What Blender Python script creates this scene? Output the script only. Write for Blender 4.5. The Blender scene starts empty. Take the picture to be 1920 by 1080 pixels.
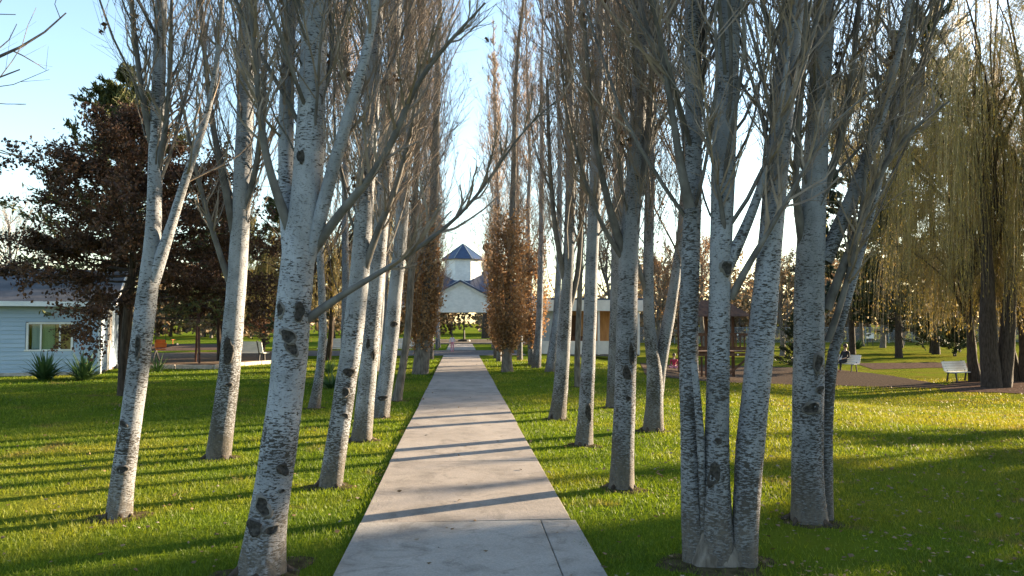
import bpy, math, random
import numpy as np
from mathutils import noise as mnoise, Vector, Matrix

SC = bpy.context.scene
COL = SC.collection
R = math.radians

# ------------------------------------------------------------------ camera
F_PX, CAM_H = 1440.0, 1.65
VPX, HOR = 863.0, 604.0                       # where the path's direction and the horizon meet in the photo
YAW = math.atan((960 - VPX) / F_PX)           # camera turned right of the path
PITCH = math.atan((HOR - 540) / F_PX)
cam_d = bpy.data.cameras.new('camera')
cam = bpy.data.objects.new('camera', cam_d)
COL.objects.link(cam)
cam.location = (0, 0, CAM_H)
cam.rotation_euler = (R(90) + PITCH, 0, -YAW)
cam_d.sensor_width = 36
cam_d.lens = 36 * F_PX / 1920
cam_d.clip_end = 3000
SC.camera = cam

# ------------------------------------------------------------------ sky and sun
SUN_AZ, SUN_EL = R(25), R(13.5)               # azimuth measured from +X towards +Y
w = bpy.data.worlds.new('World'); SC.world = w; w.use_nodes = True
nt = w.node_tree
sky = nt.nodes.new('ShaderNodeTexSky'); sky.sky_type = 'NISHITA'
sky.sun_disc = False
sky.sun_elevation = SUN_EL
sky.sun_rotation = R(90) - SUN_AZ
sky.air_density = 1.1; sky.dust_density = 0.6; sky.ozone_density = 1.5
bg = nt.nodes['Background']; bg.inputs['Strength'].default_value = 0.08
nt.links.new(sky.outputs[0], bg.inputs[0])
sun_d = bpy.data.lights.new('sun', 'SUN'); sun_d.energy = 5.0; sun_d.angle = R(0.55)
sun_d.color = (1.0, 0.78, 0.52)
sun = bpy.data.objects.new('sun', sun_d); COL.objects.link(sun)
sdir = Vector((math.cos(SUN_AZ) * math.cos(SUN_EL), math.sin(SUN_AZ) * math.cos(SUN_EL), math.sin(SUN_EL)))
sun.rotation_euler = sdir.to_track_quat('Z', 'Y').to_euler()
sun.location = sdir * 60
vs = SC.view_settings
vs.view_transform = 'Standard'; vs.look = 'None'; vs.gamma = 1.0; vs.use_curve_mapping = False
vs.exposure = 2.52
SC.cycles.max_bounces = 6
SC.cycles.transparent_max_bounces = 8

# ------------------------------------------------------------------ pixel -> place
_cr = cam.rotation_euler.to_matrix()
def ray(px, py):
    return _cr @ Vector(((px - 960) / F_PX, -(py - 540) / F_PX, -1.0))
def sstep(a):
    a = np.clip(a, 0, 1); return a * a * (3 - 2 * a)
def gz(x, y):
    """height of the ground: the lawn falls away gently to the right and back"""
    return -0.95 * sstep((np.asarray(x, float) - 3.6) / 10.5) * sstep((np.asarray(y, float) - 8) / 17)
def G(px, py):
    """ground point under a photo pixel"""
    d = ray(px, py); z = 0.0
    for _ in range(25):
        t = (z - CAM_H) / d.z
        z = float(gz(d.x * t, d.y * t))
    return Vector((d.x * t, d.y * t, z))
def P(px, py, Y):
    """point on a photo pixel's ray at the depth Y of the thing it belongs to"""
    d = ray(px, py); t = Y / d.y
    return Vector((d.x * t, Y, CAM_H + d.z * t))

# ------------------------------------------------------------------ materials
def mat(name):
    m = bpy.data.materials.new(name); m.use_nodes = True
    t = m.node_tree; return m, t, t.nodes['Principled BSDF']
def nd(t, kind, **kw):
    n = t.nodes.new('ShaderNode' + kind)
    for k, v in kw.items():
        if k.startswith('i_'):
            n.inputs[k[2:].replace('_', ' ')].default_value = v
        else: setattr(n, k, v)
    return n
def lk(t, a, b): t.links.new(a, b)
def ramp(t, fac, stops, interp='LINEAR'):
    r = t.nodes.new('ShaderNodeValToRGB'); r.color_ramp.interpolation = interp
    e = r.color_ramp.elements
    while len(e) < len(stops): e.new(0.5)
    for q, (p, c) in zip(e, stops):
        q.position = p; q.color = (c, c, c, 1) if isinstance(c, (int, float)) else (*c, 1)
    if fac is not None: lk(t, fac, r.inputs[0])
    return r.outputs[0]
def mixc(t, fac, a, b, mode='MIX'):
    n = t.nodes.new('ShaderNodeMix'); n.data_type = 'RGBA'; n.blend_type = mode
    for k, v in ((0, fac), (6, a), (7, b)):
        if hasattr(v, 'node'): lk(t, v, n.inputs[k])
        elif k == 0: n.inputs[0].default_value = v
        else: n.inputs[k].default_value = (*v, 1)
    return n.outputs[2]
def mth(t, op, a, b=None, clamp=False):
    n = t.nodes.new('ShaderNodeMath'); n.operation = op; n.use_clamp = clamp
    for k, v in enumerate((a, b)):
        if v is None: continue
        if hasattr(v, 'node'): lk(t, v, n.inputs[k])
        else: n.inputs[k].default_value = v
    return n.outputs[0]
def noise_tex(t, vec, scale, detail=4, rough=0.55, dist=0.0):
    n = nd(t, 'TexNoise'); n.inputs['Scale'].default_value = scale
    n.inputs['Detail'].default_value = detail; n.inputs['Roughness'].default_value = rough
    n.inputs['Distortion'].default_value = dist
    if vec is not None: lk(t, vec, n.inputs['Vector'])
    return n.outputs[0]
def obj_vec(t, scale=(1, 1, 1), rnd=True):
    tc = nd(t, 'TexCoord'); v = tc.outputs['Object']
    if rnd:
        oi = nd(t, 'ObjectInfo')
        s = nd(t, 'VectorMath', operation='ADD'); lk(t, v, s.inputs[0])
        k = mth(t, 'MULTIPLY', oi.outputs['Random'], 37.0); cb = nd(t, 'CombineXYZ')
        for i in range(2): lk(t, k, cb.inputs[i])
        lk(t, cb.outputs[0], s.inputs[1]); v = s.outputs[0]
    mp = nd(t, 'Mapping'); mp.inputs['Scale'].default_value = scale
    lk(t, v, mp.inputs['Vector']); return mp.outputs[0]
def bump(t, bs, h, strength=0.5, dist=0.02):
    b = nd(t, 'Bump'); b.inputs['Strength'].default_value = strength; b.inputs['Distance'].default_value = dist
    lk(t, h, b.inputs['Height']); lk(t, b.outputs[0], bs.inputs['Normal'])
def world_pos(t): return nd(t, 'NewGeometry').outputs['Position']

def bark_white(name='poplar_bark', k=1.0):
    m, t, b = mat(name)
    base = obj_vec(t)
    zz = nd(t, 'SeparateXYZ'); lk(t, nd(t, 'TexCoord').outputs['Object'], zz.inputs[0]); z = zz.outputs[2]
    pale = ramp(t, noise_tex(t, base, 3.0, 5), [(0.3, (0.15, 0.158, 0.168)), (0.55, (0.262, 0.272, 0.285)), (0.8, (0.205, 0.205, 0.205))])
    grime = ramp(t, noise_tex(t, obj_vec(t, (1, 1, 0.25)), 5.0, 4), [(0.42, 0.0), (0.70, 1.0)])
    pale = mixc(t, mth(t, 'MULTIPLY', grime, 0.45), pale, (0.12, 0.117, 0.108))
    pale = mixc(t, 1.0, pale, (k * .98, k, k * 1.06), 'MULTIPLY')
    # short dark lenticels lying across the trunk, thicker towards its foot
    dash = noise_tex(t, obj_vec(t, (1, 1, 3.6)), 30.0, 3, 0.65)
    foot = nd(t, 'MapRange'); foot.inputs['From Min'].default_value = 0.0; foot.inputs['From Max'].default_value = 2.2
    foot.inputs['To Min'].default_value = 0.11; foot.inputs['To Max'].default_value = 0.0; lk(t, z, foot.inputs['Value'])
    dd = mth(t, 'ADD', dash, foot.outputs[0])
    patch = mth(t, 'MULTIPLY', noise_tex(t, obj_vec(t, (1, 1, 0.8)), 2.6, 3, 0.6), 0.42)
    dd = mth(t, 'ADD', dd, mth(t, 'SUBTRACT', patch, 0.212))
    own = nd(t, 'ObjectInfo'); dd = mth(t, 'ADD', dd, mth(t, 'MULTIPLY', mth(t, 'SUBTRACT', own.outputs['Random'], 0.5), 0.05))
    dm = ramp(t, dd, [(0.565, 0.0), (0.61, 1.0)])
    fine = ramp(t, noise_tex(t, obj_vec(t, (1, 1, 3.0)), 60.0, 2), [(0.60, 0.0), (0.70, 0.6)])
    dm = mth(t, 'MAXIMUM', dm, fine)
    c = mixc(t, dm, pale, (0.04, 0.037, 0.034))
    ms = nd(t, 'MapRange'); ms.inputs['From Min'].default_value = 0.0; ms.inputs['From Max'].default_value = 1.6
    ms.inputs['To Min'].default_value = 0.75; ms.inputs['To Max'].default_value = 0.12; lk(t, z, ms.inputs['Value'])
    mf = mth(t, 'MULTIPLY', ms.outputs[0], ramp(t, noise_tex(t, obj_vec(t, (1, 1, 0.35)), 7.0, 5, 0.7), [(0.48, 0.0), (0.66, 1.0)]))
    c = mixc(t, mth(t, 'MULTIPLY', mf, own.outputs['Random']), c, (0.085, 0.082, 0.05))
    # furrowed brown-grey bark at the foot
    ft = nd(t, 'MapRange'); ft.inputs['From Min'].default_value = 0.05; ft.inputs['From Max'].default_value = 0.55
    ft.inputs['To Min'].default_value = 1.0; ft.inputs['To Max'].default_value = 0.0; lk(t, z, ft.inputs['Value'])
    fr = noise_tex(t, obj_vec(t, (1, 1, 0.5)), 30.0, 5, 0.65)
    fac = mth(t, 'MULTIPLY', ft.outputs[0], ramp(t, fr, [(0.36, 0.35), (0.56, 1.0)]))
    c = mixc(t, fac, c, mixc(t, fr, (0.05, 0.042, 0.036), (0.17, 0.15, 0.13)))
    lk(t, c, b.inputs['Base Color']); b.inputs['Roughness'].default_value = 0.8
    b.inputs['Specular IOR Level'].default_value = 0.25
    h = mth(t, 'SUBTRACT', mth(t, 'MULTIPLY', fr, 0.8), dm)
    bump(t, b, h, 0.7, 0.012)
    return m
def simple(name, c0, c1, scale=6.0, rough=0.8, vscale=(1, 1, 1), bmp=0.0, metal=0.0, spec=0.3, detail=4, mid=(0.35, 0.65), rnd=True):
    m, t, b = mat(name)
    n = noise_tex(t, obj_vec(t, vscale, rnd), scale, detail)
    lk(t, ramp(t, n, [(mid[0], c0), (mid[1], c1)]), b.inputs['Base Color'])
    b.inputs['Roughness'].default_value = rough; b.inputs['Metallic'].default_value = metal
    b.inputs['Specular IOR Level'].default_value = spec
    if bmp: bump(t, b, n, bmp, 0.02)
    return m
def leafmat(name, cols, trans=0.35, rough=0.6):
    """leaf faces: colour differs from leaf to leaf, light passes through"""
    m, t, b = mat(name)
    g = nd(t, 'NewGeometry')
    c = ramp(t, g.outputs['Random Per Island'], [(i / max(1, len(cols) - 1), q) for i, q in enumerate(cols)])
    lk(t, c, b.inputs['Base Color']); b.inputs['Roughness'].default_value = rough
    b.inputs['Specular IOR Level'].default_value = 0.25
    tr = nd(t, 'BsdfTranslucent'); lk(t, c, tr.inputs['Color'])
    mx = nd(t, 'MixShader'); mx.inputs[0].default_value = trans
    lk(t, b.outputs[0], mx.inputs[1]); lk(t, tr.outputs[0], mx.inputs[2])
    lk(t, mx.outputs[0], t.nodes['Material Output'].inputs['Surface'])
    return m
def lawn_colour(t, fine):
    """green lawn, drier and browner to the right and in worn patches"""
    p = world_pos(t)
    a = noise_tex(t, p, 0.35, 3, 0.6)
    c = ramp(t, a, [(0.30, (0.052, 0.095, 0.010)), (0.48, (0.100, 0.150, 0.012)), (0.68, (0.175, 0.185, 0.022))])
    sx = nd(t, 'SeparateXYZ'); lk(t, p, sx.inputs[0])
    dry = nd(t, 'MapRange'); dry.inputs['From Min'].default_value = 1.5; dry.inputs['From Max'].default_value = 11.0; lk(t, sx.outputs[0], dry.inputs['Value'])
    d2 = mth(t, 'MULTIPLY', dry.outputs[0], ramp(t, noise_tex(t, p, 0.6, 5, 0.65), [(0.34, 0.15), (0.62, 1.0)]))
    c = mixc(t, mth(t, 'MULTIPLY', d2, 0.7), c, (0.150, 0.125, 0.022))
    bare = ramp(t, noise_tex(t, p, 0.8, 5, 0.7), [(0.58, 0.0), (0.70, 0.85)])
    c = mixc(t, bare, c, (0.16, 0.115, 0.05))
    if fine:
        c = mixc(t, mth(t, 'MULTIPLY', noise_tex(t, p, 28.0, 4, 0.7), 0.55), c, (0.035, 0.04, 0.012))
    return c
def grass_ground():
    m, t, b = mat('lawn_soil')
    lk(t, lawn_colour(t, True), b.inputs['Base Color']); b.inputs['Roughness'].default_value = 0.95
    b.inputs['Specular IOR Level'].default_value = 0.0
    bump(t, b, noise_tex(t, world_pos(t), 22.0, 5, 0.7), 0.8, 0.05)
    return m
def grass_blades():
    m, t, b = mat('grass_blade')
    c = lawn_colour(t, False)
    g = nd(t, 'NewGeometry')
    c = mixc(t, 1.0, c, ramp(t, g.outputs['Random Per Island'], [(0, (0.65, 0.75, 0.6)), (0.5, (1.1, 1.1, 1.0)), (0.88, (1.45, 1.35, 1.1)), (1, (1.6, 1.35, 1.3))]), 'MULTIPLY')
    lk(t, c, b.inputs['Base Color']); b.inputs['Roughness'].default_value = 0.55; b.inputs['Specular IOR Level'].default_value = 0.25
    tr = nd(t, 'BsdfTranslucent'); lk(t, mixc(t, 1.0, c, (1.35, 1.25, 0.6), 'MULTIPLY'), tr.inputs['Color'])
    mx = nd(t, 'MixShader'); mx.inputs[0].default_value = 0.42
    lk(t, b.outputs[0], mx.inputs[1]); lk(t, tr.outputs[0], mx.inputs[2]); lk(t, mx.outputs[0], t.nodes['Material Output'].inputs['Surface'])
    return m
def concrete(name, tint, stain):
    m, t, b = mat(name)
    p = world_pos(t); oi = nd(t, 'ObjectInfo')
    a = noise_tex(t, p, 1.3, 6, 0.62, 0.4)
    c = ramp(t, a, [(0.30, tuple(v * 0.70 for v in tint)), (0.52, tint), (0.75, tuple(v * 1.18 for v in tint))])
    st = ramp(t, noise_tex(t, p, 3.3, 5, 0.7, 0.8), [(0.50, 0.0), (0.72, stain)])
    c = mixc(t, st, c, (0.10, 0.088, 0.074))
    gr = ramp(t, noise_tex(t, p, 70.0, 3, 0.6), [(0.3, 0.82), (0.7, 1.12)])
    c = mixc(t, 1.0, c, gr, 'MULTIPLY')
    v = mth(t, 'ADD', mth(t, 'MULTIPLY', oi.outputs['Random'], 0.16), 0.92)
    cb = nd(t, 'CombineColor')
    for i in range(3): lk(t, v, cb.inputs[i])
    c = mixc(t, 1.0, c, cb.outputs[0], 'MULTIPLY')
    lk(t, c, b.inputs['Base Color']); b.inputs['Roughness'].default_value = 0.85; b.inputs['Specular IOR Level'].default_value = 0.25
    bump(t, b, mth(t, 'ADD', noise_tex(t, p, 45.0, 5, 0.7), mth(t, 'MULTIPLY', a, 1.5)), 0.35, 0.015)
    return m
def glass(name, c=(0.05, 0.06, 0.07)):
    m, t, b = mat(name)
    gl = nd(t, 'BsdfGlossy'); gl.inputs['Roughness'].default_value = 0.03; gl.inputs['Color'].default_value = (0.9, 0.95, 1, 1)
    tr = nd(t, 'BsdfTransparent'); tr.inputs['Color'].default_value = (0.85, 0.9, 0.88, 1)
    mx = nd(t, 'MixShader'); mx.inputs[0].default_value = 0.05
    lk(t, tr.outputs[0], mx.inputs[1]); lk(t, gl.outputs[0], mx.inputs[2]); lk(t, mx.outputs[0], t.nodes['Material Output'].inputs['Surface'])
    return m

M = {}
M['bark'] = bark_white('poplar_bark', 1.14); M['bark_darker'] = bark_white('poplar_bark_darker', .86)  # same bark in a paler and a darker tone
M['branch'] = simple('branch_bark', (0.065, 0.06, 0.056), (0.14, 0.132, 0.124), 9, vscale=(1, 1, 0.6), bmp=0.3)
M['twig'] = simple('twig_bark', (0.14, 0.112, 0.09), (0.26, 0.205, 0.16), 5, rough=0.7)
M['knot'] = simple('knot_bark', (0.012, 0.011, 0.010), (0.055, 0.05, 0.046), 40, rough=0.95, bmp=0.8)
M['dark_bark'] = simple('dark_bark', (0.022, 0.016, 0.012), (0.065, 0.048, 0.037), 22, rough=0.95, vscale=(1, 1, 0.2), bmp=0.9)
M['grey_bark'] = simple('grey_bark', (0.07, 0.06, 0.05), (0.17, 0.15, 0.13), 18, rough=0.95, vscale=(1, 1, 0.25), bmp=0.8)
M['far_twig'] = simple('far_twig', (0.17, 0.12, 0.085), (0.26, 0.19, 0.14), 2)
M['pale_twig'] = simple('pale_twig', (0.26, 0.23, 0.21), (0.36, 0.32, 0.29), 2)
M['dry_leaf'] = leafmat('dry_leaf', [(0.05, 0.032, 0.022), (0.10, 0.06, 0.035), (0.15, 0.09, 0.05)], 0.2)
M['copper_leaf'] = leafmat('copper_leaf', [(0.20, 0.10, 0.045), (0.32, 0.175, 0.075), (0.40, 0.24, 0.11), (0.28, 0.165, 0.085)], 0.4)
M['oak_leaf'] = leafmat('oak_leaf', [(0.045, 0.024, 0.016), (0.08, 0.040, 0.024), (0.12, 0.062, 0.032), (0.055, 0.036, 0.020), (0.095, 0.05, 0.028)], 0.3)
M['russet_leaf'] = leafmat('russet_leaf', [(0.22, 0.09, 0.04), (0.30, 0.14, 0.06), (0.26, 0.12, 0.07)], 0.35)
M['needle_green'] = leafmat('needle_green', [(0.045, 0.06, 0.022), (0.075, 0.09, 0.03), (0.12, 0.115, 0.04), (0.055, 0.075, 0.035)], 0.2)
M['needle_blue'] = leafmat('needle_blue', [(0.022, 0.035, 0.024), (0.04, 0.058, 0.038), (0.07, 0.085, 0.05)], 0.15)
M['needle_dark'] = leafmat('needle_dark', [(0.018, 0.026, 0.013), (0.032, 0.042, 0.018), (0.05, 0.06, 0.022)], 0.15)
M['willow_strand'] = simple('willow_strand', (0.11, 0.08, 0.03), (0.34, 0.26, 0.08), 5.0, rough=0.6)
M['willow_leaf'] = leafmat('willow_leaf', [(0.20, 0.14, 0.04), (0.32, 0.23, 0.05), (0.36, 0.28, 0.05), (0.24, 0.145, 0.05)], 0.4)
M['hedge_leaf'] = leafmat('hedge_leaf', [(0.07, 0.06, 0.03), (0.15, 0.10, 0.05), (0.21, 0.14, 0.075), (0.24, 0.18, 0.11), (0.11, 0.085, 0.04)], 0.3)
M['agapanthus'] = leafmat('strap_leaf', [(0.025, 0.06, 0.02), (0.05, 0.10, 0.03), (0.08, 0.13, 0.04)], 0.25)
M['lawn'] = grass_ground(); M['blade'] = grass_blades()
M['fallen'] = leafmat('fallen_leaf', [(0.07, 0.045, 0.025), (0.14, 0.09, 0.045), (0.20, 0.14, 0.08), (0.11, 0.075, 0.045), (0.26, 0.22, 0.17)], 0.1, 0.8)
M['slab'] = concrete('path_concrete', (0.262, 0.232, 0.204), 0.65)
M['slab_new'] = concrete('path_concrete_pale', (0.28, 0.262, 0.238), 0.75)
M['gravel'] = simple('gravel', (0.042, 0.034, 0.028), (0.105, 0.083, 0.066), 14, spec=0.0, rough=0.95, bmp=0.6, detail=6, rnd=False)
M['road'] = simple('road_paving', (0.11, 0.10, 0.094), (0.18, 0.165, 0.153), 4, spec=0.0, rough=0.9, bmp=0.2, rnd=False)
M['sand'] = simple('playground_sand', (0.11, 0.08, 0.058), (0.20, 0.15, 0.11), 5, spec=0.0, rough=0.95, bmp=0.4, detail=6, rnd=False)
M['leaf_soil_shade'] = simple('leaf_soil_shade', (0.05, 0.036, 0.03), (0.12, 0.085, 0.066), 8, spec=0.0, rough=0.95, bmp=0.5, detail=6, rnd=False)  # litter colour, also used to paint the bands of leafy shade
M['soil'] = simple('dark_soil', (0.035, 0.03, 0.016), (0.085, 0.068, 0.038), 14, spec=0.0, rough=0.95, bmp=0.6, detail=6, rnd=False)
M['kerb'] = simple('kerb_stone', (0.30, 0.27, 0.23), (0.45, 0.41, 0.36), 8, rough=0.9, bmp=0.2)
M['white'] = simple('white_paint', (0.58, 0.59, 0.58), (0.70, 0.70, 0.68), 3, rough=0.55, spec=0.4)
M['blue_board'] = simple('pale_blue_board', (0.27, 0.36, 0.46), (0.34, 0.43, 0.53), 2.5, rough=0.6, vscale=(0.4, 0.4, 3))
M['navy'] = simple('navy_metal_roof', (0.018, 0.036, 0.080), (0.032, 0.056, 0.115), 3, rough=0.4, metal=0.0, spec=0.5)
M['slate'] = simple('grey_blue_roof', (0.05, 0.05, 0.055), (0.085, 0.085, 0.09), 3, rough=0.5)
M['wood'] = simple('stained_wood', (0.055, 0.028, 0.018), (0.12, 0.06, 0.035), 6, rough=0.75, vscale=(1, 1, 0.15))
M['honey_wood'] = simple('honey_wood', (0.30, 0.16, 0.06), (0.45, 0.26, 0.11), 5, rough=0.6, vscale=(1, 1, 0.2))
M['dark_metal'] = simple('dark_metal', (0.02, 0.02, 0.022), (0.05, 0.045, 0.045), 8, rough=0.5)
M['rust_metal'] = simple('rust_painted_steel', (0.05, 0.022, 0.018), (0.09, 0.04, 0.03), 8, rough=0.6)
M['orange'] = simple('orange_plastic', (0.62, 0.17, 0.03), (0.75, 0.24, 0.05), 4, rough=0.4)
M['curtain'] = simple('green_curtain', (0.20, 0.24, 0.14), (0.28, 0.33, 0.20), 12, vscale=(1, 1, 0.1))
M['grey_curtain'] = simple('grey_blue_sheet', (0.24, 0.29, 0.33), (0.34, 0.39, 0.43), 8, vscale=(1, 1, 0.1))
M['interior'] = simple('room_dark', (0.06, 0.045, 0.035), (0.12, 0.09, 0.07), 3)
M['glass'] = glass('window_glass')
M['nest'] = simple('stick_nest', (0.05, 0.03, 0.02), (0.12, 0.075, 0.05), 12, rough=0.95)
M['skin'] = simple('skin', (0.42, 0.26, 0.19), (0.48, 0.31, 0.23), 3, rough=0.5)
M['hair'] = simple('dark_hair', (0.02, 0.014, 0.01), (0.05, 0.035, 0.025), 20, rough=0.6)
M['cloth_black'] = simple('black_cloth', (0.012, 0.012, 0.015), (0.03, 0.03, 0.035), 10)
M['cloth_red'] = simple('crimson_cloth', (0.30, 0.02, 0.06), (0.40, 0.04, 0.09), 8)
M['cloth_pink'] = simple('pink_cloth', (0.55, 0.22, 0.30), (0.65, 0.3, 0.38), 8)
M['cloth_white'] = simple('lilac_white_cloth', (0.55, 0.50, 0.62), (0.7, 0.66, 0.75), 8)
M['cloth_denim'] = simple('denim_cloth', (0.06, 0.08, 0.13), (0.10, 0.13, 0.19), 12)
M['shoe'] = simple('shoe', (0.25, 0.06, 0.04), (0.35, 0.10, 0.07), 8)
M['sign'] = simple('sign_white', (0.68, 0.7, 0.72), (0.78, 0.8, 0.8), 3)
M['fence'] = simple('fence_steel', (0.20, 0.23, 0.24), (0.30, 0.33, 0.34), 4, rough=0.6)

# ------------------------------------------------------------------ mesh helpers
class MB:
    """collects vertices and faces; build() makes ONE mesh object"""
    def __init__(s): s.v = []; s.f = []; s.n = 0
    def add(s, v, f, mi=0):
        v = np.asarray(v, np.float32).reshape(-1, 3); f = np.asarray(f, np.int32)
        s.f.append((f + s.n, mi)); s.v.append(v); s.n += len(v); return s
    def mesh(s, name, mats, smooth=False):
        me = bpy.data.meshes.new(name)
        v = np.concatenate(s.v)
        nl = sum(f.size for f, _ in s.f); npoly = sum(len(f) for f, _ in s.f)
        me.vertices.add(len(v)); me.vertices.foreach_set('co', v.ravel())
        me.loops.add(nl); me.polygons.add(npoly)
        me.loops.foreach_set('vertex_index', np.concatenate([f.ravel() for f, _ in s.f]))
        sizes = np.concatenate([np.full(len(f), f.shape[1], np.int32) for f, _ in s.f])
        me.polygons.foreach_set('loop_start', np.concatenate([[0], np.cumsum(sizes)[:-1]]).astype(np.int32))
        me.polygons.foreach_set('material_index', np.concatenate([np.full(len(f), mi, np.int32) for f, mi in s.f]))
        me.polygons.foreach_set('use_smooth', np.full(npoly, smooth))
        for m in mats: me.materials.append(m)
        me.update(calc_edges=True); return me
    def build(s, name, mats, parent=None, smooth=False, loc=None):
        if not isinstance(mats, (list, tuple)): mats = [mats]
        return link(name, s.mesh(name, mats, smooth), parent, loc)
    # shapes -----------------------------------------------------------
    def box(s, c, size, rot=None, mi=0):
        c = np.array(c, float); h = np.array(size, float) / 2
        v = np.array([[x, y, z] for x in (-1, 1) for y in (-1, 1) for z in (-1, 1)]) * h
        if rot is not None: v = v @ np.array(rot).T
        return s.add(v + c, [[0, 1, 3, 2], [4, 6, 7, 5], [0, 4, 5, 1], [2, 3, 7, 6], [0, 2, 6, 4], [1, 5, 7, 3]], mi)
    def beam(s, a, b, wdt, hgt, mi=0):
        a, b = Vector(a), Vector(b); d = b - a
        q = d.to_track_quat('X', 'Z').to_matrix()
        return s.box((a + b) / 2, (d.length, wdt, hgt), np.array(q), mi)
    def rod(s, pts, r, sides=8, mi=0):
        pts = np.array([tuple(p) for p in pts], float)[None]
        r = np.broadcast_to(np.asarray(r, float), pts.shape[1:2])[None]
        v, f = tubes(pts, r, sides); s.add(v, f, mi)
        n = pts.shape[1]
        s.f.append((np.array([list(range(sides))[::-1]]) + s.n - n * sides, mi)) if sides >= 3 else None
        s.f.append((np.array([list(range(sides))]) + s.n - sides, mi)); return s
    def prism(s, poly, a, b, mi=0):
        """poly: 2-D outline as 3-D points at a; extruded by vector b"""
        p = np.array([tuple(q) for q in poly], float); n = len(p); e = np.array(tuple(b), float)
        s.add(np.vstack([p, p + e]), [[i, (i + 1) % n, n + (i + 1) % n, n + i] for i in range(n)], mi)
        s.f.append((np.array([list(range(n))[::-1]]) + s.n - 2 * n, mi)); s.f.append((np.array([list(range(n))]) + s.n - n, mi)); return s

def link(name, data, parent=None, loc=None):
    o = bpy.data.objects.new(name, data); COL.objects.link(o)
    if parent is not None: o.parent = parent
    if loc is not None: o.location = loc
    return o
def tag(o, label=None, cat=None, group=None, kind=None):
    for k, v in (('label', label), ('category', cat), ('group', group), ('kind', kind)):
        if v: o[k] = v
    return o
def thing(name, label, cat, loc, rz=0.0, group=None):
    o = link(name, None, None, loc); o.empty_display_size = 0.3; o.rotation_euler = (0, 0, rz)
    return tag(o, label, cat, group)
def copy_tree(o, parent=None):
    c = o.copy(); COL.objects.link(c); c.parent = parent
    for ch in list(o.children): copy_tree(ch, c)
    return c
def tubes(pts, rad, sides):
    """pts (N,S,3), rad (N,S) -> vertices and quads of N tubes"""
    N, S, _ = pts.shape
    t = np.empty_like(pts); t[:, 1:-1] = pts[:, 2:] - pts[:, :-2]; t[:, 0] = pts[:, 1] - pts[:, 0]; t[:, -1] = pts[:, -1] - pts[:, -2]
    t /= np.linalg.norm(t, axis=2, keepdims=True) + 1e-9
    mt = np.abs(t.mean(axis=1)); ref = np.zeros((N, 3)); ref[np.arange(N), np.argmin(mt, axis=1)] = 1
    u = np.cross(t, ref[:, None, :]); u /= np.linalg.norm(u, axis=2, keepdims=True) + 1e-9
    v = np.cross(t, u)
    a = np.arange(sides) * 2 * math.pi / sides
    ring = u[:, :, None, :] * np.cos(a)[None, None, :, None] + v[:, :, None, :] * np.sin(a)[None, None, :, None]
    vv = pts[:, :, None, :] + ring * rad[:, :, None, None]
    idx = np.arange(N * S * sides).reshape(N, S, sides)
    nx = np.roll(idx, -1, axis=2)
    q = np.stack([idx[:, :-1], nx[:, :-1], nx[:, 1:], idx[:, 1:]], axis=-1).reshape(-1, 4)
    return vv.reshape(-1, 3), q
def norm(a): return a / (np.linalg.norm(a, axis=-1, keepdims=True) + 1e-9)
def grow(p0, d0, L, n, up, wob, rng):
    pts = [p0]; d = norm(d0); st = (L / n)[:, None]; p = p0
    bias = np.array([0, 0, 1.0]) * (up if np.ndim(up) == 0 else np.asarray(up)[:, None])
    for i in range(n):
        d = norm(d + bias + rng.normal(0, wob, d.shape)); p = p + d * st; pts.append(p)
    return np.stack(pts, axis=1)
def along(pts, k, s):
    """points and directions at fraction s on tubes k"""
    S = pts.shape[1] - 1; x = s * S; i = np.minimum(x.astype(int), S - 1); f = (x - i)[:, None]
    a, b = pts[k, i], pts[k, i + 1]
    return a * (1 - f) + b * f, norm(b - a)
def leaves(mb, c, size, rng, mi=0, flat=0.0, aspect=0.55, dirs=None):
    """one rhombic, slightly folded leaf at each centre"""
    n = len(c); sz = (size * rng.uniform(0.6, 1.3, n))[:, None]
    a = norm(rng.normal(0, 1, (n, 3)) * np.array([1, 1, 1 - flat])) if dirs is None else norm(dirs + rng.normal(0, 0.35, (n, 3)))
    b = norm(np.cross(a, rng.normal(0, 1, (n, 3)) + np.array([0, 0, 3.0 * flat])))
    nn = np.cross(a, b)
    v = np.stack([c - a * sz * .5, c + b * sz * aspect * .5 + nn * sz * .1, c + a * sz * .5, c - b * sz * aspect * .5 + nn * sz * .1], axis=1)
    mb.add(v.reshape(-1, 3), np.arange(4 * n).reshape(n, 4), mi)
def smooth_curve(p, r, n):
    p = np.array([tuple(q) for q in p], float); r = np.array(r, float)
    d = np.concatenate([[0], np.cumsum(np.linalg.norm(np.diff(p, axis=0), axis=1))])
    s = np.linspace(0, d[-1], n)
    out = np.stack([np.interp(s, d, p[:, i]) for i in range(3)], axis=1); rr = np.interp(s, d, r)
    for _ in range(3):
        out[1:-1] = (out[:-2] + 2 * out[1:-1] + out[2:]) / 4; rr[1:-1] = (rr[:-2] + 2 * rr[1:-1] + rr[2:]) / 4
    return out, rr

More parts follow.
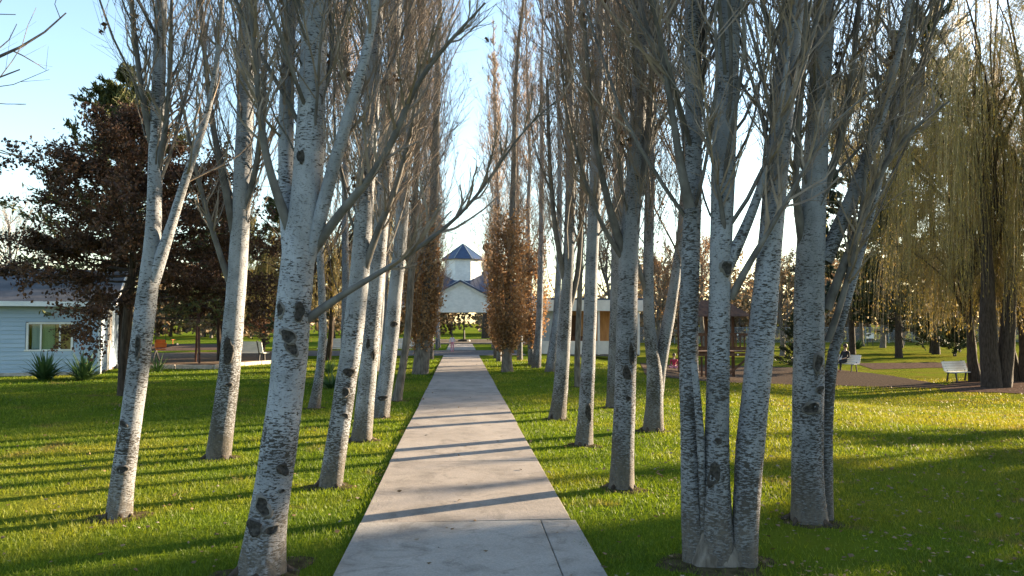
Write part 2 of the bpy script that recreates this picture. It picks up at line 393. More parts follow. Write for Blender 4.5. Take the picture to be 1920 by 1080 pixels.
# ------------------------------------------------------------------ the ground
def sheet(name, outline, matl, lift, step=0.8, parent=None, seed=0, ragged=0.0):
    """a flat-lying patch that follows the ground: outline given as (left_edge, right_edge) polylines"""
    (la, lb) = outline
    rg = np.random.default_rng(seed)
    la = np.array([tuple(p)[:2] for p in la], float); lb = np.array([tuple(p)[:2] for p in lb], float)
    def res(p, n):
        d = np.concatenate([[0], np.cumsum(np.linalg.norm(np.diff(p, axis=0), axis=1))]); s = np.linspace(0, d[-1], n)
        return np.stack([np.interp(s, d, p[:, i]) for i in range(2)], axis=1)
    L = max(np.linalg.norm(np.diff(la, axis=0), axis=1).sum(), np.linalg.norm(np.diff(lb, axis=0), axis=1).sum())
    n = max(2, int(L / step)); a, b = res(la, n), res(lb, n)
    if ragged:
        a += rg.normal(0, ragged, a.shape); b += rg.normal(0, ragged, b.shape)
    wd = np.linalg.norm(a - b, axis=1).max(); m = max(2, int(wd / step) + 1)
    f = np.linspace(0, 1, m)[None, :, None]
    g = a[:, None] * (1 - f) + b[:, None] * f
    z = gz(g[..., 0], g[..., 1]) + lift
    v = np.concatenate([g, z[..., None]], axis=2).reshape(-1, 3)
    i = np.arange(n * m).reshape(n, m)
    q = np.stack([i[:-1, :-1], i[:-1, 1:], i[1:, 1:], i[1:, :-1]], -1).reshape(-1, 4)
    nrm = np.cross(v[q[0, 1]] - v[q[0, 0]], v[q[0, 3]] - v[q[0, 0]])
    if nrm[2] < 0: q = q[:, ::-1]
    mb = MB(); mb.add(v, q)
    return tag(mb.build(name, matl, parent, True), kind='structure')

def build_ground():
    xs = np.concatenate([[-900, -400, -160, -80], np.arange(-48, 60.1, 0.9), [80, 160, 400, 900]])
    ys = np.concatenate([[-300, -80, -30], np.arange(-10, 100.1, 0.9), [130, 200, 400, 1200]])
    X, Y = np.meshgrid(xs, ys); Z = gz(X, Y)
    v = np.stack([X, Y, Z], -1).reshape(-1, 3); i = np.arange(X.size).reshape(X.shape)
    q = np.stack([i[:-1, :-1], i[:-1, 1:], i[1:, 1:], i[1:, :-1]], -1).reshape(-1, 4)
    mb = MB(); mb.add(v, q); tag(mb.build('ground', M['lawn'], None, True), kind='structure')
build_ground()
PX0, PW = 0.055, 0.86                          # path centre and half width

# concrete path: separate slabs on a bed of soil
def build_path():
    rg = random.Random(5)
    bed = MB(); bed.box((PX0, 29.5, -0.035), (2 * PW - 0.08, 59, 0.085)); pb = tag(bed.build('path', M['slab']), kind='structure')
    def slab(x0, x1, y0, y1, m, top=0.034):
        j = lambda a: rg.uniform(-a, a)
        c = 0.005
        o = [(x0 + j(.012), y0 + j(.006)), (x1 + j(.012), y0 + j(.006)), (x1 + j(.012), y1 + j(.006)), (x0 + j(.012), y1 + j(.006))]
        mx, my = (x0 + x1) / 2, (y0 + y1) / 2
        ins = [(x + (c if x < mx else -c), y + (c if y < my else -c)) for x, y in o]
        t = [top + j(.004) for _ in range(4)]
        v = [(x, y, -0.06) for x, y in o] + [(x, y, q - c) for (x, y), q in zip(o, t)] + [(x, y, q) for (x, y), q in zip(ins, t)]
        f = [[i, (i + 1) % 4, 4 + (i + 1) % 4, 4 + i] for i in range(4)] + [[4 + i, 4 + (i + 1) % 4, 8 + (i + 1) % 4, 8 + i] for i in range(4)] + [[8, 9, 10, 11]]
        MB().add(v, f).build('slab', m, pb)
    x0, x1 = PX0 - PW, PX0 + PW
    slab(x0 - .01, x1 - .25, 0.2, 3.4, M['slab_new']); slab(x1 - .247, x1 + .025, 0.2, 3.4, M['slab'])
    slab(x0 - .01, x1 - .25, 3.407, 6.33, M['slab_new']); slab(x1 - .247, x1 + .025, 3.407, 6.33, M['slab_new'], 0.033)
    y = 6.338
    while y < 37.6:
        L = rg.uniform(2.7, 3.4); y2 = min(y + L, 38.0)
        if 38.0 - y2 < 1.2: y2 = 38.0
        slab(x0, x1, y, y2, M['slab']); y = y2 + 0.004
    y = 45.1
    while y < 57.4:
        y2 = min(y + 3.0, 57.7); slab(x0, x1, y, y2, M['slab']); y = y2 + 0.004
build_path()

def Gp(*pp): return [G(*p) for p in pp]
road_edges = ([(-9, 38.05), (-3, 38.05), (3.3, 38.05)], [(-9, 45.0), (-3, 45.0), (3.3, 45.0)])
sheet('road', road_edges, M['road'], 0.012)
grav_near = Gp((1203, 703), (1300, 714), (1420, 718), (1560, 723), (1700, 727), (1800, 729))
grav_far = Gp((1197, 680), (1300, 684), (1420, 687), (1560, 692), (1650, 702), (1800, 727))
sheet('gravel_path', (grav_near, grav_far), M['gravel'], 0.016, 0.7, None, 3, 0.05)
shade_near = Gp((1640, 693), (1760, 690), (1920, 694)); shade_far = Gp((1600, 681), (1760, 680), (1920, 684))
sheet('leaf_shade_band', (shade_near, shade_far), M['leaf_soil_shade'], 0.016, 0.9, None, 4, 0.12)  # leafy shadow across the right lawn, put in as a dark sheet
wil_near = Gp((1760, 733), (1830, 737), (1990, 741)); wil_far = Gp((1800, 716), (1860, 714), (1990, 712))
sheet('leaf_litter_bed', (wil_near, wil_far), M['leaf_soil_shade'], 0.020, 0.7, None, 6, 0.2)
sand_near = Gp((150, 690), (260, 691), (400, 692), (455, 686), (520, 681)); sand_far = Gp((200, 661), (300, 662), (400, 661), (455, 660), (520, 659))
sheet('playground_sand', (sand_near, sand_far), M['sand'], 0.016, 0.8, None, 8, 0.06)
dk_near = Gp((200, 658), (350, 658), (470, 656)); dk_far = Gp((200, 646), (350, 645), (470, 646))
sheet('leaf_shade_band', (dk_near, dk_far), M['leaf_soil_shade'], 0.014, 1.0, None, 9, 0.2)  # shade of leaves beyond the sand, painted as a dark sheet

def inside(x, y, poly):
    poly = np.array([tuple(p)[:2] for p in poly]); r = np.zeros(len(x), bool); j = len(poly) - 1
    for i in range(len(poly)):
        (xi, yi), (xj, yj) = poly[i], poly[j]
        r ^= ((yi > y) != (yj > y)) & (x < (xj - xi) * (y - yi) / (yj - yi + 1e-12) + xi); j = i
    return r
BARE = [grav_near + grav_far[::-1], sand_near + sand_far[::-1], shade_near + shade_far[::-1], wil_near + wil_far[::-1]]
def build_grass():
    rg = np.random.default_rng(11); mb = MB()
    for (ya, yb, dens, h, wd) in ((3.6, 6.5, 2900, .036, .0062), (6.5, 9.5, 2000, .038, .0078), (9.5, 14, 1000, .040, .0105), (14, 21, 400, .043, .015), (21, 34, 130, .05, .024)):
        xa, xb = -0.66 * yb - 1.2, 0.80 * yb + 1.2
        n = int((yb - ya) * (xb - xa) * dens)
        x = rg.uniform(xa, xb, n); y = rg.uniform(ya, yb, n)
        k = (x > -0.66 * y - 1.2) & (x < 0.80 * y + 1.2)
        edge = PW + 0.012 - 0.034 * np.clip(np.sin(y * 2.1 + np.sign(x)) + np.sin(y * 7.7 + 2 * np.sign(x)) + .8 * np.sin(y * 19 + x), 0, 2.4)
        k &= ~((np.abs(x - PX0) < edge) & (y < 38.1))
        if ya > 13:
            for b in BARE: k &= ~inside(x, y, b)
        for (fx, fy) in FEET: k &= ((x - fx) ** 2 + (y - fy) ** 2) > (.20 if fy > 6 else .30) ** 2 * rg.uniform(.2, 1.3, n)
        k &= ((x + 3.75) ** 2 + (y - 4.75) ** 2) > .16 * rg.uniform(.2, 1.4, n)
        # thinner where the turf is worn
        pn = np.sin(x * 1.3 + 2 * np.sin(y * .9)) * np.sin(y * 1.1 + 1.7 * np.sin(x * .7))
        k &= rg.uniform(0, 1, n) < np.clip(0.97 - 1.5 * np.clip(pn - 0.42, 0, 1), 0.12, 1)
        x, y = x[k], y[k]; n = len(x)
        z = gz(x, y)
        a = rg.uniform(0, 2 * np.pi, n); hh = h * rg.uniform(.45, 1.25, n) * (1 + 0.35 * np.sin(x * 2.3 + y * 1.7) * np.sin(y * 3.1 - x)); ln = hh * rg.uniform(.15, .9, n); la = rg.uniform(0, 2 * np.pi, n)
        c = np.stack([x, y, z], 1); s = np.stack([np.cos(a), np.sin(a), 0 * a], 1) * wd * .5
        tip = c + np.stack([np.cos(la) * ln, np.sin(la) * ln, hh], 1)
        v = np.stack([c - s, c + s, tip], 1).reshape(-1, 3)
        mb.add(v, np.arange(3 * n).reshape(n, 3))
    tag(mb.build('grass', M['blade']), 'short green lawn grass on both sides of the concrete path', 'grass', kind='stuff')
def build_fallen():
    rg = np.random.default_rng(21); mb = MB()
    n = 7500; y = 4.2 + 26 * rg.uniform(0, 1, n) ** 1.3; x = rg.uniform(-0.66, 0.8, n) * y
    k = rg.uniform(0, 1, n) < np.where(np.abs(x - PX0) < PW + .02, 0.05, np.where(x > 2, 0.9, 0.25)); x, y = x[k], y[k]
    on = np.abs(x - PX0) < PW - .02
    z = gz(x, y) + np.where(on, 0.043, 0.032)
    leaves(mb, np.stack([x, y, z], 1), 0.043, rg, 0, 0.9, 0.75)
    tag(mb.build('fallen_leaves', M['fallen']), 'dry brown and pale leaves scattered over lawn and path', 'leaves', kind='stuff')

# ------------------------------------------------------------------ poplars
def add_trunk(name, pts, rad, root, sides=18, seed=0, base=(0, 0, 0), flare=True, matl=None, amp=0.05, rings=None):
    """one stem as its own mesh: swollen foot, uneven bark"""
    n = rings or max(24, int(np.linalg.norm(np.diff(pts, axis=0), axis=1).sum() * 7))
    p, r = smooth_curve(pts, rad, n)
    p = p - np.array(base)
    if flare:
        z = p[:, 2]; r = r * (1 + 0.05 * np.exp(-np.clip(z, 0, 9) / 0.10))
    v, f = tubes(p[None], r[None], sides)
    vv = v.reshape(n, sides, 3)
    for i in range(n):
        for j in range(sides):
            d = vv[i, j] - p[i]; q = vv[i, j] * 1.0
            a = mnoise.noise(Vector((q[0] * 7 + seed * 3.1, q[1] * 7, q[2] * 3.0))) * amp + mnoise.noise(Vector((q[0] * 22 + seed, q[1] * 22, q[2] * 14))) * amp * .5
            if flare and p[i, 2] < 0.35:
                a += 0.09 * math.exp(-max(p[i, 2], 0) / .16) * math.sin(math.atan2(d[1], d[0]) * 4 + seed)
            vv[i, j] = p[i] + d * (1 + a)
    mb = MB(); mb.add(vv.reshape(-1, 3), f)
    return mb.build(name, matl or M['bark'], root, True)
def add_knot(root, p, r, ang, wd, hg, base):
    """a dark eye-shaped scar sitting in the bark: raised lips round a sunken middle"""
    out = Vector((math.cos(ang), math.sin(ang), 0)); side = Vector((-out.y, out.x, 0)); up = Vector((0, 0, 1))
    ctr = Vector(tuple(p)) - Vector(tuple(base))
    v = []; S = 14; kr = random.Random(int((p[2] * 971 + ang * 77) * 100)); ph = [kr.uniform(0, 6.28) for _ in range(3)]
    rag = lambda a: 1 + .16 * math.sin(2 * a + ph[0]) + .13 * math.sin(3 * a + ph[1]) + .09 * math.sin(5 * a + ph[2])
    tl = kr.uniform(-.35, .35)
    for k, (fr, dep) in enumerate(((1.12, -0.010), (0.95, 0.007), (0.74, 0.010), (0.52, 0.001), (0.0, 0.003))):
        for i in range(S):
            a = 2 * math.pi * i / S; m = fr * rag(a + .25 * k); u = math.cos(a + tl) * wd / 2 * m; q = math.sin(a) * hg / 2 * m
            th = u / max(r, .02); d = out * math.cos(th) + side * math.sin(th)
            v.append(ctr + d * (r + dep * (1 + .4 * math.sin(a * 3 + ph[1]))) + up * q)
    fq = lambda k: [[k * S + i, k * S + (i + 1) % S, (k + 1) * S + (i + 1) % S, (k + 1) * S + i] for i in range(S)]
    mb = MB(); mb.add([tuple(q) for q in v], fq(0), 0); n0 = mb.n
    for k in (1, 2, 3): mb.f.append((np.array(fq(k)), 1 if k > 1 or kr.random() < .5 else 0))
    mb.build('knot', [M['branch'], M['knot']], root, True)
def add_roots(root, r, seed, n=5):
    """surface roots running from the foot of the trunk into the turf"""
    rg = np.random.default_rng(seed + 900)
    for i in range(n):
        a = i * 2 * math.pi / n + rg.uniform(-.4, .4); L = r * rg.uniform(1.25, 1.7)
        pp = [(math.cos(a) * r * .55, math.sin(a) * r * .55, .08 * rg.uniform(.7, 1.3)), (math.cos(a) * r * 1.0, math.sin(a) * r * 1.0, .028), (math.cos(a + .1) * L, math.sin(a + .1) * L, -.02), (math.cos(a + .2) * L * 1.3, math.sin(a + .2) * L * 1.3, -.08)]
        c, rr_ = smooth_curve(pp, [r * .26, r * .22, r * .13, r * .05], 10); vv, ff = tubes(c[None], rr_[None], 8)
        MB().add(vv, ff).build('root', M['dark_bark'], root, True)
def twigs(mb, l1, l1L, l1r, m2, m3, rg, tw=1.0, up2=0.16, s0=0.12, len2=0.36, leaf=0):
    """second and third order shoots on the branches l1"""
    N = len(l1)
    k = np.repeat(np.arange(N), m2); s = rg.uniform(s0, 0.97, len(k))
    p, d = along(l1, k, s)
    L = np.clip(l1L[k] * len2 * (1.15 - 0.6 * s) * rg.uniform(.5, 1.3, len(k)), .12, 1.7)
    d2 = norm(d + norm(rg.normal(0, 1, d.shape)) * 0.72)
    l2 = grow(p, d2, L, 4, up2 * 1.5, .17, rg)
    r0 = np.clip(l1r[k] * (1 - .75 * s) * .55, .0028 * tw, .012)
    v, f = tubes(l2, r0[:, None] * np.linspace(1, .45, 5)[None], 3); mb.add(v, f, 1)
    k3 = np.repeat(np.arange(len(l2)), m3); s3 = rg.uniform(.1, 1, len(k3))
    p3, d3 = along(l2, k3, s3)
    d3 = norm(d3 + norm(rg.normal(0, 1, d3.shape)) * .75)
    L3 = rg.uniform(.10, .42, len(k3)) * np.clip(L[k3] / .6, .5, 1.2)
    l3 = grow(p3, d3, L3, 1, .3, .15, rg)
    r3 = .0024 * tw * rg.uniform(.75, 1.2, len(k3))
    v, f = tubes(l3, r3[:, None] * np.array([1, .45])[None], 3); mb.add(v, f, 1)
    return l2, l3
def crown_from(stems, z0, rg, n1=13, m2=10, m3=8, tw=1.0, spread=1.0, base=(0, 0, 0), limbs=(), nleaf=120, zview=9.0, ncap=48):
    """branches and twigs of one tree as one mesh; stems = [(pts, rad)]"""
    mb = MB(); allt = []
    for pts, rad in stems:
        z = pts[:, 2]; top = z[-1]
        # most shoots where the picture shows the tree, a thinner head above
        zv = min(top - .6, max(z0 + .8, zview)); na = min(int(n1 * (zv - z0)), ncap); nb = max(6, int((top - zv) * 3.0))
        for (ha, hb, n, q2, q3) in ((z0, zv, na, m2, m3), (zv, top - .3, nb, 6, 3)):
            h = ha + (hb - ha) * (np.arange(n) + rg.uniform(0, 1, n)) / n
            p = np.stack([np.interp(h, z, pts[:, i]) for i in range(3)], 1); tr = np.interp(h, z, rad)
            az = np.arange(n) * 2.39996 + rg.normal(0, .4, n)
            tl = np.radians(rg.uniform(15, 44, n))
            d = np.stack([np.cos(az) * np.sin(tl), np.sin(az) * np.sin(tl), np.cos(tl)], 1)
            L = np.clip((top - h) * .45, .5, 3.6) * rg.uniform(.3, 1.1, n) * spread
            l1 = grow(p, d, L, 10, .17, .105, rg)
            r0 = np.clip(.0036 * L * rg.uniform(.7, 1.7, n), .0036, .016)
            v, f = tubes(l1, r0[:, None] * np.linspace(1, .2, 11)[None], 4); mb.add(v, f, 0)
            l2, l3 = twigs(mb, l1, L, r0, q2, q3, rg, tw if ha == z0 else max(tw, 1.6)); allt += [l2, l3]
    for pts, rad in limbs:
        if rad[-1] > .6 * rad[0]: continue
        L = np.linalg.norm(np.diff(pts, axis=0), axis=1).sum()
        l2, l3 = twigs(mb, pts[None], np.array([max(L * .5, 1.2)]), np.array([rad[0]]), int(m2 * 1.8 + L * 3), m3, rg, tw, s0=.25); allt += [l2, l3]
    if nleaf:
        t = allt[0]; k = np.repeat(rg.integers(0, len(t), nleaf // 6), 6); c = t[k, -1] + rg.normal(0, .028, (len(k), 3))
        leaves(mb, c, .05, rg, 2, 0, .8)
    for i in range(len(mb.v)): mb.v[i] = mb.v[i] - np.array(base, np.float32)
    return mb
M['tan_twig'] = simple('tan_twig', (0.22, 0.155, 0.11), (0.38, 0.28, 0.20), 3)
CROWN_MATS = [M['branch'], M['twig'], M['dry_leaf']]; CROWN_FAR = [M['grey_bark'], M['tan_twig'], M['dry_leaf']]
def px_curve(pp, Y, dy=0.0):
    """photo outline of a stem -> points at the depth of its foot (dy bends it away from or towards the camera)"""
    n = len(pp)
    pts = []; rad = []
    for i, (x, y, wd) in enumerate(pp):
        YY = Y + dy * i / max(1, n - 1); pts.append(P(x, y, YY)); rad.append(wd / 2 / F_PX * YY * .93)
    return pts, rad
def extend(pts, rad, H, rg):
    """carry a stem on above the picture to its full height"""
    p = [Vector(q) for q in pts]; r = list(rad)
    d = (p[-1] - p[max(-3, -len(p))]).normalized(); d = (d + Vector((0, 0, 1.2))).normalized()
    n = max(2, int((H - p[-1].z) / 1.0)); r0 = r[-1]; z0 = p[-1].z
    for i in range(n):
        d = (d + Vector((rg.normal(0, .03), rg.normal(0, .03), .12))).normalized()
        p.append(p[-1] + d * ((H - z0) / n)); r.append(max(.012, r0 * (1 - (i + 1) / n) ** .8))
    return p, r

def poplar(label, Y, stems, H=15.0, z0=2.0, limbs=(), n1=13, m2=10, m3=8, tw=1.0, spread=1.0, seed=0, knots=(), group='poplars lining the path', copper=0, sides=18, matl=None, name='poplar_tree'):
    rg = np.random.default_rng(seed + 100)
    first = stems[0]
    b = P(first[0][0], first[0][1], Y)
    # the foot stands on the ground
    base = Vector((b.x, Y, float(gz(b.x, Y)) ))
    root = thing(name, label, 'tree', base, 0, group)
    full = []; cur = []
    for i, st in enumerate(stems):
        pts, rad = px_curve(st, Y + (0, .06, -.03)[i % 3] * (i > 0), 0.12 * (i % 2))
        if pts[0].z < .35:
            pts[0].z = base.z - .05
        if i == 0: rad0 = rad[0] * .95
        pts, rad = extend(pts, rad, H * (1 - .05 * i), rg)
        P_, R_ = smooth_curve(pts, rad, 90); full.append((P_, R_))
        tr = add_trunk('trunk' if len(stems) == 1 else 'stem', np.array([tuple(q) for q in pts]), rad, root, sides if i == 0 else max(10, sides - 4), seed + i, base, pts[0].z < .2, matl)
    lm = []
    for i, (lp, dy) in enumerate(limbs):
        pts, rad = px_curve(lp, Y, dy); rad = [max(q, .004) for q in rad]
        a, r = smooth_curve(pts, rad, 26); lm.append((a, r))
        add_trunk('limb', a, r, root, 9, seed + 7 * i, base, False, M['branch'] if lp[0][2] < 30 and r[-1] < .8 * r[0] else (matl or M['bark']), .04, 30)
    if len(stems) == 3:
        # the burr where the three stems share one foot
        fz = [(.0, .03, -.05), (.0, .03, .05), (-.01, .04, .14), (-.02, .05, .24), (-.02, .06, .34)]
        ft = add_trunk('foot', np.array(fz) , [.185, .165, .13, .085, .03], root, 22, seed + 50, (0, 0, 0), True, M['grey_bark'], .22, 26); ft.scale = (1.15, .8, 1)
    if Y < 14 and len(stems) < 3: add_roots(root, rad0, seed)
    for (z, ang, wd, hg) in knots:
        zz = full[0][0][:, 2]; p = [np.interp(z, zz, full[0][0][:, i]) for i in range(3)]; r = np.interp(z, zz, full[0][1])
        add_knot(root, p, float(r) * 1.01, ang, wd, hg, base)
    mb = crown_from(full, z0, rg, n1 if len(stems) == 1 else n1 * .8, m2, m3, tw, spread, base, lm, 260, CAM_H + .46 * Y)
    mb.build('crown', CROWN_MATS if Y < 18 else CROWN_FAR, root)
    if copper:
        add_copper(root, rg, copper)
    return root
def add_copper(root, rg, n, zlo=.9, zhi=4.7, rad=.9):
    """the skirt of dead copper leaves that clings to the lower shoots"""
    mb = MB(); ns = n // 26
    z = zlo + (zhi - zlo) * rg.uniform(0, 1, ns) ** 1.15; a = rg.uniform(0, 2 * np.pi, ns)
    rr = rad * np.sqrt(rg.uniform(.05, 1, ns)) * np.interp(z, [zlo, zlo + .9, zhi], [.35, 1.0, .6])
    p0 = np.stack([np.cos(a) * rr * .4, np.sin(a) * rr * .4, z - .35], 1); d = np.stack([np.cos(a) * .6, np.sin(a) * .6, 0 * a + 1], 1)
    l = grow(p0, d, rg.uniform(.6, 1.5, ns), 5, .2, .08, rg)
    v, f = tubes(l, np.full((ns, 6), .004), 3); mb.add(v, f, 0)
    k = rg.integers(0, ns, n); s = rg.uniform(.05, 1, n); c, _ = along(l, k, s); c = c + rg.normal(0, .07, c.shape)
    leaves(mb, c, .10, rg, 1, 0, .75)
    return mb.build('leaf_skirt', [M['twig'], M['copper_leaf']], root)

# faces of the knots look at the camera (-Y) unless turned
C_ = -math.pi / 2
poplar('thick white poplar in the left foreground with dark eye scars and a forked trunk', 5.2,
       [[(490, 1072, 92), (492, 1040, 80), (503, 960, 71), (522, 850, 69), (537, 740, 68), (546, 640, 69), (551, 560, 69), (558, 480, 67), (572, 400, 62), (580, 300, 58), (584, 200, 54), (588, 100, 50), (592, 0, 48)]],
       15.5, 2.6, [([(552, 520, 44), (542, 440, 36), (535, 340, 32), (536, 220, 30), (540, 100, 28), (543, 0, 26), (548, -200, 22), (556, -420, 14)], .35),
                   ([(566, 520, 32), (592, 440, 30), (615, 350, 27), (642, 250, 24), (668, 170, 22), (692, 90, 19), (706, 0, 16), (720, -140, 11), (735, -300, 6)], -.3),
                   ([(572, 602, 20), (640, 552, 14), (720, 508, 10.5), (800, 455, 8.5), (870, 400, 7), (930, 320, 5.5), (985, 235, 4), (1042, 190, 2.5)], -.25),
                   ([(580, 480, 22), (640, 395, 18), (700, 330, 16), (745, 250, 14), (775, 160, 11), (840, 80, 8), (910, 5, 4)], -.5),
                   ([(548, 440, 24), (520, 370, 18), (496, 290, 15), (486, 200, 13), (478, 100, 11), (470, 0, 9), (462, -150, 6)], -.35)],
       n1=20, m2=10, m3=10, seed=1, sides=26,
       knots=((.47, C_ - .15, .12, .14), (.335, C_ - .5, .15, .10), (.32, C_ + .45, .13, .06), (.70, C_ + .6, .09, .08), (1.72, C_ + .55, .08, .12), (1.73, C_ - .55, .07, .11), (1.56, C_ + .05, .13, .10), (1.48, C_ + .3, .10, .09), (2.74, C_ - .35, .05, .11), (.56, C_ + .72, .05, .025)))
poplar('slender leaning poplar forking into two stems, leftmost of the pale trunks', 6.77,
       [[(222, 958, 48), (232, 880, 42), (246, 790, 40), (258, 700, 40), (268, 620, 39), (277, 540, 40), (286, 470, 32), (290, 380, 27), (292, 280, 27), (297, 180, 26), (300, 80, 24), (302, 0, 22)]],
       14, 2.7, [([(284, 530, 30), (308, 465, 22), (328, 400, 18), (352, 320, 16), (378, 250, 14), (398, 190, 12), (410, 90, 10), (418, -20, 8), (424, -160, 5)], -.2),
                 ([(291, 300, 14), (270, 200, 12), (256, 100, 10), (246, 0, 8), (240, -120, 5)], -.2),
                 ([(294, 340, 12), (312, 230, 10), (320, 120, 8), (322, 0, 6)], -.2)],
       n1=13, m2=9, m3=8, seed=2, sides=20, knots=((1.45, C_ + .1, .05, .20), (.8, C_ - .3, .08, .06), (.42, C_ + .2, .12, .07)))
poplar('upright poplar with sunlit right edge, between the cabin and the thick scarred poplar', 9.6,
       [[(408, 857, 50), (418, 790, 44), (430, 700, 41), (438, 600, 39), (446, 500, 37), (452, 400, 35), (456, 300, 34), (460, 200, 32), (462, 100, 29), (464, 0, 27)]],
       15.5, 2.6, [([(446, 470, 20), (425, 360, 15), (402, 260, 12), (388, 150, 10), (376, 20, 8), (370, -120, 5)], -.3),
                   ([(452, 420, 16), (480, 320, 12), (494, 200, 9), (500, 60, 7)], -.3),
                   ([(440, 560, 14), (410, 470, 11), (385, 390, 9), (352, 250, 6), (330, 130, 4)], -.3)],
       n1=13, m2=10, m3=8, seed=3, knots=((.9, C_ + .4, .10, .05), (1.3, C_, .14, .30)))
poplar('second poplar along the left path edge, leaning slightly right with knotted bark', 7.9,
       [[(618, 910, 48), (632, 830, 43), (645, 740, 41), (658, 660, 41), (668, 580, 40), (676, 500, 38), (682, 400, 36), (690, 300, 34), (696, 200, 32), (702, 100, 30), (706, 0, 28)]],
       15.5, 2.3, [([(672, 540, 18), (705, 440, 14), (740, 360, 12), (770, 250, 9), (790, 120, 6)], -.3)],
       n1=20, m2=10, m3=8, seed=4, knots=((.95, C_ + .2, .07, .13), (.72, C_ + .5, .09, .05), (1.15, C_ + .3, .12, .10)))
poplar('third poplar along the left path edge, its trunk touching the second in view', 10.9,
       [[(677, 825, 42), (685, 750, 36), (694, 660, 34), (702, 560, 32), (712, 460, 30), (722, 340, 29), (732, 200, 27), (738, 100, 25), (744, 0, 23)]],
       15.5, 2.3, [], n1=15, m2=10, m3=8, tw=1.15, seed=5, knots=((1.2, C_ + .5, .05, .16), (1.35, C_ - .2, .06, .14)))
poplar('fourth poplar along the left path edge, pale straight trunk with dark collar', 13.5,
       [[(712, 784, 36), (722, 720, 31), (733, 640, 30), (740, 560, 28), (752, 440, 26), (760, 300, 24), (766, 150, 22), (770, 0, 20)]],
       15, 2.2, [], n1=14, m2=10, m3=8, tw=1.3, seed=6, knots=((1.62, C_ + .3, .16, .10), (.35, C_, .2, .08)))
poplar('thin dark poplar behind the thick scarred one, bending to the right', 15.0,
       [[(588, 767, 24), (598, 710, 18), (606, 640, 16), (604, 560, 15), (600, 480, 14), (600, 350, 12), (602, 200, 10), (604, 50, 8)]],
       12, 2.6, [], n1=10, m2=9, m3=8, tw=1.4, seed=7, sides=12)
poplar('thin grey poplar leaning right at the left path edge before the copper-leaved tree', 16.3,
       [[(743, 754, 20), (755, 690, 15), (765, 620, 14), (770, 540, 14), (776, 420, 13), (782, 280, 12), (788, 130, 11), (790, 0, 10)]],
       14, 2.2, [], n1=13, m2=10, m3=8, tw=1.45, seed=8, sides=12, matl=M['grey_bark'])
poplar('narrow trunk with brightly sunlit side, in the outer left row beside the white bench', 26.0,
       [[(703, 697, 15), (708, 650, 13), (714, 590, 12), (718, 500, 11), (722, 350, 10), (726, 200, 9)]],
       14, 2.3, [], n1=11, m2=9, m3=8, tw=1.6, seed=9, sides=10)
poplar('dark-footed poplar with copper leaf skirt on the left side of the path', 24.7,
       [[(788, 704, 34), (792, 660, 30), (798, 600, 25), (806, 500, 20), (815, 350, 16), (820, 150, 12)]],
       16.5, 2.0, [], n1=17, m2=10, m3=8, tw=1.6, seed=10, sides=12, matl=M['grey_bark'], copper=7500)
# right of the path
poplar('triple-stemmed poplar in the right foreground, three trunks from one foot', 5.2,
       [[(1347, 1072, 72), (1344, 960, 56), (1343, 850, 50), (1346, 720, 46), (1348, 620, 44), (1350, 520, 43), (1353, 420, 45), (1357, 300, 50), (1360, 200, 50), (1366, 100, 46), (1368, 0, 44)],
        [(1303, 1066, 52), (1297, 960, 42), (1295, 850, 40), (1292, 740, 39), (1291, 640, 38), (1292, 540, 38), (1297, 430, 37), (1301, 330, 35), (1300, 220, 34), (1299, 110, 33), (1300, 0, 32)],
        [(1395, 1060, 56), (1398, 960, 52), (1405, 850, 58), (1418, 720, 56), (1432, 600, 54), (1440, 500, 50), (1449, 400, 48), (1458, 300, 47), (1470, 180, 46), (1480, 80, 44), (1490, 0, 42)]],
       15.5, 2.2, [([(1358, 510, 30), (1388, 450, 24), (1414, 390, 19), (1440, 310, 15), (1462, 210, 12), (1478, 100, 9), (1500, -40, 6)], -.25),
                   ([(1362, 500, 14), (1357, 410, 10), (1342, 330, 7), (1322, 240, 5), (1310, 150, 3)], -.3),
                   ([(1293, 390, 24), (1275, 310, 17), (1262, 220, 14), (1244, 120, 11), (1226, 0, 8), (1212, -140, 5)], -.15),
                   ([(1370, 560, 18), (1400, 500, 14), (1450, 420, 10), (1500, 330, 7), (1560, 230, 5), (1660, 150, 3)], -.4),
                   ([(1318, 1000, 10), (1317, 920, 15), (1314, 830, 17), (1308, 750, 15), (1301, 680, 13)], -.06)],
       n1=15, m2=9, m3=8, matl=M['bark_darker'], seed=11, sides=24,
       knots=((.62, C_ - .55, .10, .16), (.85, C_ - .2, .05, .04), (2.02, C_ + .3, .10, .12)))
